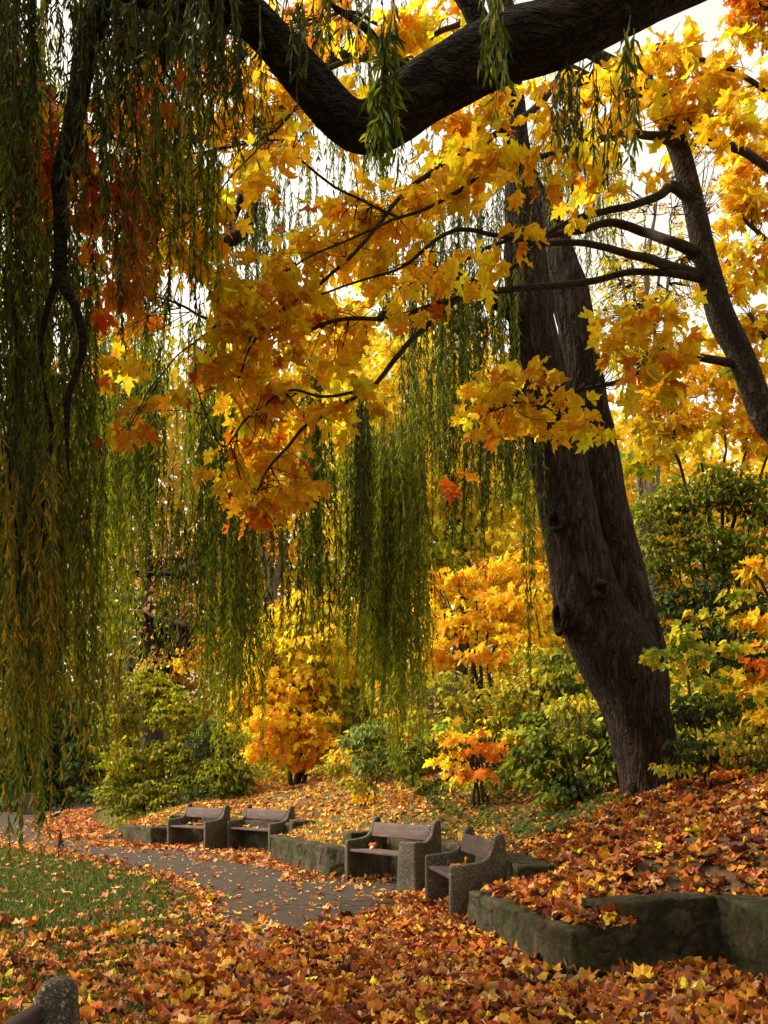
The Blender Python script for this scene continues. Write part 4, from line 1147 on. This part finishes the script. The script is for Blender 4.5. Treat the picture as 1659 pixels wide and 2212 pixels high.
plant('beech_tree', 'brown twiggy tree with a few small yellow leaves behind the green bush', 'tree', 600, 30,
      [(420, 1180, 130, 70, 30, TAN, 0.35), (330, 1240, 90, 60, 30, TAN, 0.30), (460, 1270, 100, 60, 30, TAN, 0.30), (380, 1340, 110, 60, 30, TAN, 0.25), (340, 1420, 80, 60, 30, TAN, 0.22), (560, 1190, 60, 60, 30, ORG, 0.4), (600, 1150, 50, 40, 30, L_, 0.5), (480, 1400, 70, 50, 29, ORG, 0.9), (420, 1430, 50, 40, 29, AMB, 0.7)],
      LEAF, 0.16, 1.0, M_MAPLE, [dict(w=0.22, sides=14, pts=[(595, 1450, 0.20), (590, 1300, 0.18), (610, 1180, 0.14), (560, 1120, 0.10), (640, 1080, 0.06)]),
                             dict(w=0.1, pts=[(580, 1360, 0.12), (500, 1340, 0.10), (420, 1355, 0.08), (350, 1335, 0.06), (280, 1320, 0.03)], d=29.5),
                             dict(w=0.1, pts=[(590, 1300, 0.10), (540, 1220, 0.09), (440, 1215, 0.07), (360, 1240, 0.05), (290, 1235, 0.02)], d=29.5),
                             dict(w=0.1, pts=[(590, 1260, 0.10), (560, 1180, 0.09), (610, 1120, 0.06)], d=29.5)], None, M_GTWIG, per=3, twr=(0.022, 0.006), reach=2.6)
plant('conifer_tree', 'dark conifer trunk and needles behind the brown twigs on the left', 'tree', 330, 33,
      [(320, 1380, 70, 60, 33, DGR, 0.6), (330, 1460, 80, 50, 33, DGR, 0.8), (390, 1390, 50, 50, 33, [(0.10, 0.07, 0.05, 1)], 0.5), (280, 1440, 60, 60, 33, [(0.10, 0.07, 0.05, 1)], 0.6), (310, 1290, 60, 50, 33, DGR, 0.4)],
      LEAF, 0.25, 1.4, M_LEAF, [dict(w=0.4, sides=14, pts=[(325, 1550, 0.38), (322, 1420, 0.34), (318, 1280, 0.26), (315, 1100, 0.16)])], None, M_TWIG, per=8)
# shrubs
plant('shrub', 'tall yellow green bush behind the low wall on the left', 'shrub', 350, 27.5,
      [(330, 1500, 74, 45, 28, SHY), (260, 1550, 60, 50, 28, SHY), (380, 1540, 64, 50, 27.5, SHY), (280, 1640, 84, 55, 27.5, SHY), (390, 1630, 70, 55, 27.3, S_), (260, 1720, 60, 45, 27.5, S_), (350, 1720, 80, 45, 27, S_), (290, 1775, 56, 20, 27, S_), (420, 1700, 50, 45, 27, GRN), (310, 1460, 40, 24, 28, SHY)],
      LEAF, 0.13, 1.5, M_LEAF, fan(340, 1800, 100, 1500, 7, 0.03, 0.5), 'green shrubs on the bank', per=8)
plant('shrub', 'dark green bush directly above the farthest bench', 'shrub', 460, 25.5,
      [(450, 1600, 50, 50, 26, DGR), (480, 1670, 60, 50, 25.5, GRN), (440, 1730, 60, 30, 25.3, DGR), (510, 1700, 40, 40, 25.5, GRN), (500, 1620, 40, 40, 26, SHR)],
      LEAF, 0.13, 1.4, M_LEAF, fan(470, 1760, 60, 1620, 5, 0.025, 0.3), 'green shrubs on the bank', per=8)
plant('shrub', 'bluish green shrub on the bank above the grassy wall', 'shrub', 790, 19.5,
      [(770, 1600, 36, 30, 19.5, TEA), (810, 1580, 40, 30, 19.5, TEA), (790, 1650, 46, 30, 19.3, TEA), (850, 1630, 36, 36, 19.5, TEA), (770, 1690, 36, 22, 19.2, YGR), (780, 1720, 30, 12, 19.2, A)],
      LEAF, 0.12, 1.3, M_LEAF, fan(800, 1730, 50, 1600, 5, 0.018, 0.2), 'green shrubs on the bank', per=7)
plant('shrub', 'green shrub left of the foot of the leaning willow', 'shrub', 1250, 15.6,
      [(1200, 1640, 50, 40, 15.6, GRN), (1270, 1600, 60, 50, 15.6, GRN), (1310, 1660, 50, 40, 15.4, GRN), (1240, 1690, 50, 28, 15.3, DGR), (1160, 1680, 40, 30, 15.5, GRN), (1180, 1720, 40, 18, 15.2, GRN), (1240, 1530, 60, 40, 16.2, YGR), (1310, 1570, 36, 40, 15.8, DGR), (1130, 1640, 40, 36, 15.8, GRN), (1170, 1600, 46, 36, 15.8, GRN), (1330, 1620, 30, 60, 15.2, GRN)],
      LEAF, 0.12, 1.35, M_LEAF, fan(1240, 1740, 80, 1570, 6, 0.018, 0.2), 'green shrubs on the bank', per=7)
plant('shrub', 'yellow green undergrowth shrub between the teal shrub and the willow foot', 'shrub', 1110, 18.8,
      [(1000, 1520, 60, 36, 19, YGR), (1100, 1500, 70, 40, 19, YGR), (1180, 1480, 60, 50, 18.8, YGR), (900, 1560, 46, 40, 19.5, YGR), (930, 1620, 50, 36, 19, GRN), (1150, 1560, 60, 36, 18.5, GRN), (1060, 1560, 50, 30, 18.8, YGR), (910, 1690, 40, 26, 18.5, GRN), (1210, 1420, 40, 40, 19, GRN), (870, 1500, 40, 40, 20, YGR), (1100, 1680, 50, 28, 17.6, GRN), (1010, 1690, 50, 22, 17.6, YGR), (870, 1640, 40, 40, 18.8, GRN), (1000, 1590, 60, 40, 18.8, YGR), (1230, 1480, 50, 50, 18.6, GRN), (1160, 1420, 50, 40, 19.5, YGR), (960, 1480, 60, 40, 19.6, YGR)],
      LEAF, 0.13, 1.1, M_LEAF, fan(1060, 1700, 140, 1480, 7, 0.02, 0.5), 'green shrubs on the bank', per=7)
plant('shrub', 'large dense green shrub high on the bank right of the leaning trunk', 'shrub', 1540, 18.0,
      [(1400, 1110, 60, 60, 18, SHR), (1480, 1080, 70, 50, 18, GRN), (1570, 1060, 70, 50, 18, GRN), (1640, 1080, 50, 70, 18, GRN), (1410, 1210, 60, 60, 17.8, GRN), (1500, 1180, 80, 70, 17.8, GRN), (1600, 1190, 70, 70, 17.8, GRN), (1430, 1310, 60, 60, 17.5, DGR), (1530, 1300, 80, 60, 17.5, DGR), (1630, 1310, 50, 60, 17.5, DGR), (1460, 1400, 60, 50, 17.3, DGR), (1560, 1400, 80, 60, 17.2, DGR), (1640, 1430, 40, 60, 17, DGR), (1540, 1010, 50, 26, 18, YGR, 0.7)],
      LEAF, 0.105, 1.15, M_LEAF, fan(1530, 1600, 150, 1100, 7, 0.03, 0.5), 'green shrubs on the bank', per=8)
plant('shrub', 'dark undergrowth shrub right of the foot of the leaning willow', 'shrub', 1560, 13.4,
      [(1480, 1540, 50, 40, 13.8, DGR), (1560, 1520, 70, 46, 13.6, GRN), (1640, 1540, 46, 60, 13.4, GRN), (1500, 1620, 60, 40, 13.3, DGR), (1590, 1610, 70, 46, 13.2, YGR, 0.8), (1650, 1640, 40, 40, 13, GRN), (1460, 1660, 40, 22, 13.2, YGR, 0.7), (1560, 1670, 50, 20, 13, ORG, 0.5)],
      LEAF, 0.095, 1.15, M_LEAF, fan(1560, 1700, 110, 1540, 6, 0.02, 0.3), 'green shrubs on the bank', per=7)
plant('maple_tree', 'young maple at the right edge with yellow green sprays crossing the trunk foot', 'tree', 1780, 10.5,
      [(1420, 1410, 40, 22, 10.6, YGR), (1470, 1370, 46, 26, 10.6, YGR), (1530, 1330, 46, 24, 10.5, YGR), (1590, 1280, 44, 24, 10.5, YGR), (1640, 1220, 36, 30, 10.5, Y), (1500, 1430, 46, 26, 10.4, YGR), (1570, 1400, 46, 30, 10.4, YGR), (1640, 1340, 36, 40, 10.4, Y), (1610, 1470, 46, 36, 10.3, A), (1540, 1480, 36, 24, 10.3, YGR), (1650, 1540, 26, 30, 10.2, Y), (1650, 1420, 30, 30, 10.2, O), (1420, 1440, 26, 16, 10.4, YGR)],
      MAPLE, 0.12, 0.8, M_MAPLE, [dict(w=0.05, pts=[(1760, 1480, 0.045), (1700, 1340, 0.03), (1640, 1240, 0.012)]), dict(w=0.04, pts=[(1750, 1500, 0.03), (1640, 1420, 0.02), (1500, 1400, 0.012), (1420, 1420, 0.006)]), dict(w=0.04, pts=[(1750, 1460, 0.03), (1640, 1330, 0.02), (1540, 1340, 0.012), (1460, 1380, 0.006)])], 'golden maples', per=5)
plant('conifer_tree', 'dark evergreen at the far left beyond the pale bin', 'tree', 90, 46,
      [(40, 1690, 60, 50, 46, DGR), (120, 1680, 60, 50, 46, DGR), (90, 1600, 70, 60, 46, DGR), (180, 1640, 50, 60, 45, DGR), (20, 1600, 50, 60, 46, GRN), (150, 1560, 60, 60, 46, DGR), (80, 1500, 60, 60, 46, DGR), (190, 1710, 40, 24, 44, DGR), (20, 1740, 40, 20, 44, DGR), (110, 1725, 50, 16, 45, DGR)],
      LEAF, 0.30, 1.8, M_LEAF, [dict(w=0.3, sides=10, pts=[(90, 1600, 0.28), (90, 1450, 0.15), (90, 1350, 0.05)])], None, per=8)

# undergrowth up the bank
mb = MB()
n = 110000
x = rng.uniform(-9, 16, n); y = rng.uniform(15, 46, n)
s = signed(x, y)
cl = fbm(np.stack([x * 0.55, y * 0.55, x * 0], 1), 44, 3)
keep = (s > np.where(x > 2.6, 2.3, np.where(x < -4, 2.6, 3.7))) & (cl > 0.345) & (np.abs(x) < y * 0.42 + 1)
x, y, cl = x[keep], y[keep], cl[keep]; n = len(x)
hh = height(x, y) + rng.uniform(0, 1, n) * np.clip((cl - 0.325) * 8, 0.1, 1.9)
cc = fbm(np.stack([x * 0.4, y * 0.4, x * 0 + 5], 1), 46, 2)[:, None]
cc = np.clip((cc - 0.3) * 2.5, 0, 1)
az = rng.uniform(0, 6.28, n)
add_leaves(mb, LEAF, np.stack([x, y, hh], 1), np.stack([np.cos(az), np.sin(az), rng.normal(-0.4, 0.4, n)], 1), rng.normal(0, 0.4, (n, 3)) + [0, -0.3, 0.8], rng.uniform(0.11, 0.22, n), np.where(rng.uniform(0, 1, (n, 1)) < 0.22, pick(LEM, n), pick(YGR, n) * cc + pick(GRN, n) * (1 - cc)))
tag(mb.build('undergrowth', M_LEAF), kind='stuff')

plant('shrub', 'loose yellow green thicket filling the bank behind the bluish shrub', 'shrub', 900, 23.0,
      [(820, 1600, 70, 50, 23, YGR), (900, 1560, 70, 50, 23, L_), (960, 1620, 60, 40, 22.5, YGR), (870, 1650, 60, 30, 22.5, GRN), (760, 1630, 50, 36, 23.5, L_), (1000, 1560, 60, 40, 22.5, YGR), (720, 1660, 50, 20, 23.5, YGR), (850, 1500, 60, 50, 23.5, YGR), (1130, 1530, 60, 50, 22, L_), (1210, 1500, 60, 50, 22, YGR)],
      LEAF, 0.13, 1.1, M_LEAF, fan(900, 1690, 150, 1520, 7, 0.02, 1.0), 'green shrubs on the bank', per=6)

# a far wood that reads as one mass
mb = MB()
n = 120000
ang = rng.uniform(-0.62, 0.62, n)
dist = rng.uniform(62, 80, n)
top = np.interp(ang, [-0.6, -0.1, 0.08, 0.2, 0.6], [22, 26, 25, 15, 14]) + 9 * fbm(np.stack([ang * 14, ang * 0, ang * 0], 1), 77, 3)
pos = np.stack([np.sin(ang) * dist, np.cos(ang) * dist, rng.uniform(0, 1, n) ** 1.15 * top], 1)
pos[:, 2] += np.where(pos[:, 0] > -5, 3.5, 0)
sel = np.clip((fbm(np.stack([ang * 20, pos[:, 2] * 0.1, ang * 0], 1), 70, 2) - 0.25) * 2.2, 0, 1)[:, None]
mid = ((ang > -0.16) & (rng.uniform(0, 1, n) < 0.75))[:, None]
cl = np.where(mid, pick(LEM, n), pick(TAN, n) * sel + pick(YGR, n) * (1 - sel))
add_leaves(mb, LEAF, pos, rng.normal(0, 1, (n, 3)), rng.normal(0, 1, (n, 3)), rng.uniform(0.35, 0.85, n), cl)
tag(mb.build('distant_wood', M_LEAF), kind='stuff')


# ------------------------------------------------------------------ fallen leaves, grass, ivy
def edge_dist(x, y):
    return np.abs(signed(x, y))


def litter(name, x, y, z, size, pal, pile, tilt=0.55, shape=MAPLE_DRY):
    m = len(x)
    mb = MB()
    az = rng.uniform(0, 6.28, m)
    nr = np.stack([rng.normal(0, tilt, m), rng.normal(0, tilt, m), np.ones(m)], 1)
    pos = np.stack([x, y, z + 0.012 + rng.uniform(0, 1, m) ** 1.5 * pile], 1)
    tip = np.stack([np.cos(az), np.sin(az), rng.normal(0, 0.25, m)], 1)
    add_leaves(mb, shape, pos, tip, nr, size, pick(pal, m, 0.22))
    return tag(mb.build(name, M_LITTER), kind='stuff')


def sstep(a, b, x):
    t = np.clip((x - a) / (b - a), 0, 1)
    return t * t * (3 - 2 * t)


# on the path and lawn
N = 52000
x = rng.uniform(-6.5, 3.3, N); y = rng.uniform(3.0, 13.5, N)
s = signed(x, y)
nz = fbm(np.stack([x * 0.9, y * 0.9, x * 0], 1), 5, 3) - 0.45
onlawn = inside(LAWN, x, y)
p_path = np.maximum(1 - sstep(9.6, 11.6, y + nz * 3.0 - np.clip(x, -1.0, 0.6) * 1.2), (1 - sstep(0.5, 1.7, -s + nz)) * 0.9)
p_lawn = (1 - sstep(6.0, 12.8, y + nz * 5.5 - (x + 2) * 0.35)) * 0.8
p = np.where(onlawn, p_lawn, p_path)
p = p * np.clip(0.72 + nz * 1.6, 0.25, 1)
keep = (rng.uniform(0, 1, N) < p) & (s < -0.03) & (np.abs(x) < y * 0.42 + 0.4)
x, y = x[keep], y[keep]
litter('fallen_leaves_on_path', x, y, np.zeros(len(x)), np.clip(0.115 * np.exp(rng.normal(0, 0.30, len(x))), 0.05, 0.20), LITTER, 0.05, 0.42)
# scattered thinly on the bare path and the far lawn
N = 4200
x = rng.uniform(-11, 1.5, N); y = rng.uniform(9.5, 30, N)
s = signed(x, y); onl = inside(LAWN, x, y)
keep = (s < -0.03) & (np.abs(x) < y * 0.42 + 0.4) & (rng.uniform(0, 1, N) < np.where(onl, 0.45, np.clip(fbm(np.stack([x * 0.8, y * 0.8, x * 0], 1), 91, 3) * 4 - 1.3, 0.1, 0.9)))
x, y = x[keep], y[keep]
litter('scattered_leaves', x, y, np.where(inside(LAWN, x, y), 0.04, 0.004), rng.uniform(0.05, 0.14, len(x)), [(0.60, 0.26, 0.07, 4), (0.50, 0.17, 0.05, 4), (0.66, 0.40, 0.14, 2), (0.34, 0.10, 0.04, 2), (0.72, 0.46, 0.06, 1)], 0.006, 0.22)
N = 3500
x = rng.uniform(-12, 1.2, N); y = rng.uniform(9.5, 34, N)
keep = (signed(x, y) < -0.03) & ~inside(LAWN, x, y) & (np.abs(x) < y * 0.42 + 0.4)
x, y = x[keep], y[keep]
litter('willow_leaf_litter', x, y, np.zeros(len(x)) + 0.006, rng.uniform(0.06, 0.11, len(x)), [(0.6, 0.45, 0.15, 3), (0.5, 0.3, 0.12, 2), (0.7, 0.5, 0.06, 1)], 0.004, 0.15, leaf_set([(0, 0), (0.3, 0.12), (0.65, 0.11), (1, 0)], 0.4, 5, 0, 0.3, 0.1, 0.1, 9))
N = 2600
k_ = rng.integers(1, len(LAWN) - 4, N); t_ = rng.uniform(0, 1, (N, 1))
xy = LAWN[k_] * (1 - t_) + LAWN[k_ + 1] * t_ + rng.normal(0, 0.20, (N, 2))
keep = (xy[:, 1] > 8) & (xy[:, 1] < 24) & (np.abs(xy[:, 0]) < xy[:, 1] * 0.42 + 0.4) & (rng.uniform(0, 1, N) < 0.55)
xy = xy[keep]
litter('leaves_along_verge', xy[:, 0], xy[:, 1], np.full(len(xy), 0.012), rng.uniform(0.06, 0.14, len(xy)), LITTER, 0.03, 0.4)
# drifts along the far benches and the path's right edge
N = 26000
x = rng.uniform(-16, 1.4, N); y = rng.uniform(13, 44, N)
s = -signed(x, y)
nz = fbm(np.stack([x * 1.1, y * 1.1, x * 0], 1), 8, 3) - 0.45
wd = np.where(y > 24.5, 1.6, np.where(y > 18.8, 1.05, 0.7))
keep = (s > -0.02) & (s < wd * (1 + 1.5 * nz)) & (rng.uniform(0, 1, N) < 0.95) & (np.abs(x) < y * 0.42)
x, y, sd = x[keep], y[keep], s[keep]
litter('leaf_drift', x, y, np.where(y > 24.5, 0.16 * np.clip(1 - sd / 1.6, 0, 1), 0.0), rng.uniform(0.10, 0.16, len(x)), [(0.56, 0.21, 0.05, 5), (0.46, 0.14, 0.04, 4), (0.66, 0.34, 0.10, 3), (0.3, 0.08, 0.03, 1.5)], 0.05)
mb = MB()
n = 130
A = np.stack([rng.uniform(-4, 3, n), rng.uniform(5.2, 13, n), np.full(n, 0.06)], 1)
A = A[(signed(A[:, 0], A[:, 1]) < -0.3)]
az = rng.uniform(0, 6.28, len(A)); ln = rng.uniform(0.15, 0.7, len(A))
add_twigs(mb, A, A + np.stack([np.cos(az) * ln, np.sin(az) * ln, rng.normal(0.0, 0.02, len(A))], 1), 0.004, 0.002, 0.02)
tag(mb.build('fallen_twig_litter', M_TWIG), kind='stuff')
# on the bank
N = 72000
x = rng.uniform(-7, 9, N); y = rng.uniform(5, 30, N)
s = signed(x, y)
nz = fbm(np.stack([x * 0.8, y * 0.8, x * 0], 1), 15, 3) - 0.45
p = np.where(y < 15, np.where(x > 1.2, 0.95, 0.6), 0.62) + nz * 0.9
p = np.where((x > 1.2) & (y < 15), np.maximum(p, 0.8), p)
keep = (s > 0.16) & (s < 7.5) & (rng.uniform(0, 1, N) < p) & (np.abs(x) < y * 0.42 + 0.5)
x, y, s = x[keep], y[keep], s[keep]
far = y > 15.2
litter('fallen_leaves_on_bank', x[~far], y[~far], height(x[~far], y[~far]), np.clip(0.115 * np.exp(rng.normal(0, 0.28, (~far).sum())), 0.05, 0.19), LITTER, 0.04, 0.42)
litter('pale_leaves_on_far_bank', x[far], y[far], height(x[far], y[far]), rng.uniform(0.08, 0.13, far.sum()), LITPALE, 0.03, 0.5)
# heap on the low wall
N = 420
t = rng.uniform(0.12, 0.98, N); o = rng.uniform(0.08, 0.55, N) ** 1.0
a, b = np.array((0.88, 10.72)), np.array((1.457, 7.97))
d = unit((b - a)[None])[0]; nn = np.array([-d[1], d[0]])
xy = a + t[:, None] * (b - a) + o[:, None] * nn + 0
keep = o > 0.10 + 0.08 * rng.uniform(0, 1, N)
xy, o = xy[keep], o[keep]
litter('leaves_on_wall_top', xy[:, 0], xy[:, 1], np.full(len(xy), 0.395) + 0.10 * (o - 0.1), rng.uniform(0.10, 0.17, len(xy)), LITTER, 0.07)


def grass(name, x, y, z, hgt, pal, w=0.006):
    m = len(x)
    az = rng.uniform(0, 6.28, m)
    ln = hgt * rng.uniform(0.5, 1.2, m)
    lean = rng.uniform(0.1, 0.8, m)
    b = np.stack([x, y, z], 1)
    side = np.stack([-np.sin(az), np.cos(az), 0 * az], 1) * w
    fwd = np.stack([np.cos(az), np.sin(az), 0 * az], 1)
    up = np.array([0, 0, 1.0])
    m1 = b + fwd * (ln * lean * 0.3)[:, None] + up * (ln * 0.6)[:, None]
    t = b + fwd * (ln * lean)[:, None] + up * (ln * (1 - 0.35 * lean))[:, None]
    V = np.stack([b - side, b + side, m1 + side * 0.8, m1 - side * 0.8, t], 1)
    i = np.arange(m)[:, None] * 5
    mb = MB()
    mb.add(V.reshape(-1, 3), [i + np.array([[0, 1, 2, 3]]), i + np.array([[3, 2, 4]])], np.repeat(pick(pal, m, 0.2), 5, 0))
    return tag(mb.build(name, M_GRASS), kind='stuff')


GRA = [(0.065, 0.10, 0.008, 5), (0.11, 0.145, 0.014, 3), (0.24, 0.20, 0.05, 1.6), (0.05, 0.075, 0.012, 3)]
N = 110000
y = 4.5 + 22 * rng.uniform(0, 1, N) ** 1.1
x = -y * rng.uniform(0.05, 0.44, N)
keep = inside(LAWN, x, y)
grass('lawn_grass', x[keep], y[keep], np.full(keep.sum(), 0.008), 0.06 + 0.03 * rng.uniform(0, 1, keep.sum()), GRA)
# tufts on the bank above the grassy wall and across the far slope
N = 60000
x = rng.uniform(-12, 3, N); y = rng.uniform(14.5, 38, N)
s = signed(x, y)
nz = fbm(np.stack([x * 1.2, y * 1.2, x * 0], 1), 25, 3) - 0.45
keep = (s > 0.2) & (s < 6) & (rng.uniform(0, 1, N) < 0.30 + nz * 2.2 + np.where(s < 1.2, 0.4, 0))
x, y = x[keep], y[keep]
grass('bank_grass', x, y, height(x, y), 0.09 + 0.08 * rng.uniform(0, 1, len(x)), [(0.16, 0.22, 0.03, 4), (0.30, 0.30, 0.05, 3), (0.10, 0.15, 0.02, 2)])
# ivy under the willow
N = 9000
x = rng.uniform(0.8, 4.5, N); y = rng.uniform(13.6, 19, N)
nz = fbm(np.stack([x * 1.3, y * 1.3, x * 0], 1), 35, 3) - 0.45
keep = (signed(x, y) > 0.5) & (rng.uniform(0, 1, N) < 0.55 + nz * 2.5) & (y - 13.6 > (x - 1.2) * 0.2)
x, y = x[keep], y[keep]
m = len(x)
mb = MB()
az = rng.uniform(0, 6.28, m)
add_leaves(mb, MAPLE_FAR, np.stack([x, y, height(x, y) + rng.uniform(0.03, 0.16, m)], 1), np.stack([np.cos(az), np.sin(az), -0.3 + 0 * az], 1), np.stack([rng.normal(-0.2, 0.4, m), rng.normal(-0.3, 0.4, m), np.ones(m)], 1), rng.uniform(0.05, 0.10, m), pick([(0.05, 0.085, 0.02, 4), (0.09, 0.12, 0.022, 2), (0.4, 0.16, 0.03, 1)], m))
tag(mb.build('ivy_ground_cover', M_LEAF), kind='stuff')


# leaves lying on the bench seats, each a thing of its own
def seat_leaf(bench, lx, ly, size, col, label, tilt=0.3, up=0.0):
    a = bench.rotation_euler.z
    c, s_ = math.cos(a), math.sin(a)
    w = np.array([bench.location.x + lx * c - ly * s_, bench.location.y + lx * s_ + ly * c, 0.492 + up])
    mb = MB()
    az = rng.uniform(0, 6.28)
    add_leaves(mb, MAPLE_DRY, w[None], np.array([[math.cos(az), math.sin(az), tilt]]), np.array([[rng.normal(0, tilt), rng.normal(0, tilt) - tilt, 1.0]]), np.array([size]), np.array([col]))
    add_twigs(mb, w[None], w[None] + np.array([[-math.cos(az), -math.sin(az), 0.1]]) * size * 0.5, 0.002, 0.0015, 0.05, np.array(col) * 0.6)
    z = mb.v[0][:, 2].min()
    for vv in mb.v:
        vv[:, 2] += 0.490 - z
    o = mb.build('maple_leaf', M_LITTER, loc=w)
    return tag(o, label, 'leaf', 'fallen leaves on the bench seats')


b1, b2, b4, b3 = benches[0], benches[1], benches[2], benches[3]
seat_leaf(b1, 0.95, 0.22, 0.17, (0.72, 0.20, 0.04), 'large orange leaf lying on the seat of the nearest whole bench', 0.35)
seat_leaf(b1, 0.70, 0.33, 0.15, (0.74, 0.26, 0.03), 'bright orange leaf standing curled against the backrest side of the nearest whole bench', 0.9)
seat_leaf(b1, 1.15, 0.16, 0.10, (0.55, 0.16, 0.05), 'small rusty leaf at the front of the nearest whole bench seat', 0.15)
seat_leaf(b2, 0.22, 0.30, 0.14, (0.40, 0.06, 0.03), 'dark red leaf in the left corner of the seat beside the concrete bin', 0.4)
seat_leaf(b2, 0.62, 0.14, 0.09, (0.74, 0.46, 0.08), 'small yellow leaf on the middle of the seat beside the concrete bin', 0.1)
seat_leaf(b4, 0.55, 0.18, 0.15, (0.72, 0.28, 0.05), 'orange leaf on the seat of the right bench of the far pair', 0.25)
seat_leaf(b4, 0.95, 0.12, 0.11, (0.74, 0.44, 0.07), 'yellow leaf on the front plank of the right bench of the far pair', 0.15)
seat_leaf(b3, 0.80, 0.15, 0.11, (0.74, 0.44, 0.10), 'pale leaf lying on the seat of the farthest bench', 0.15)
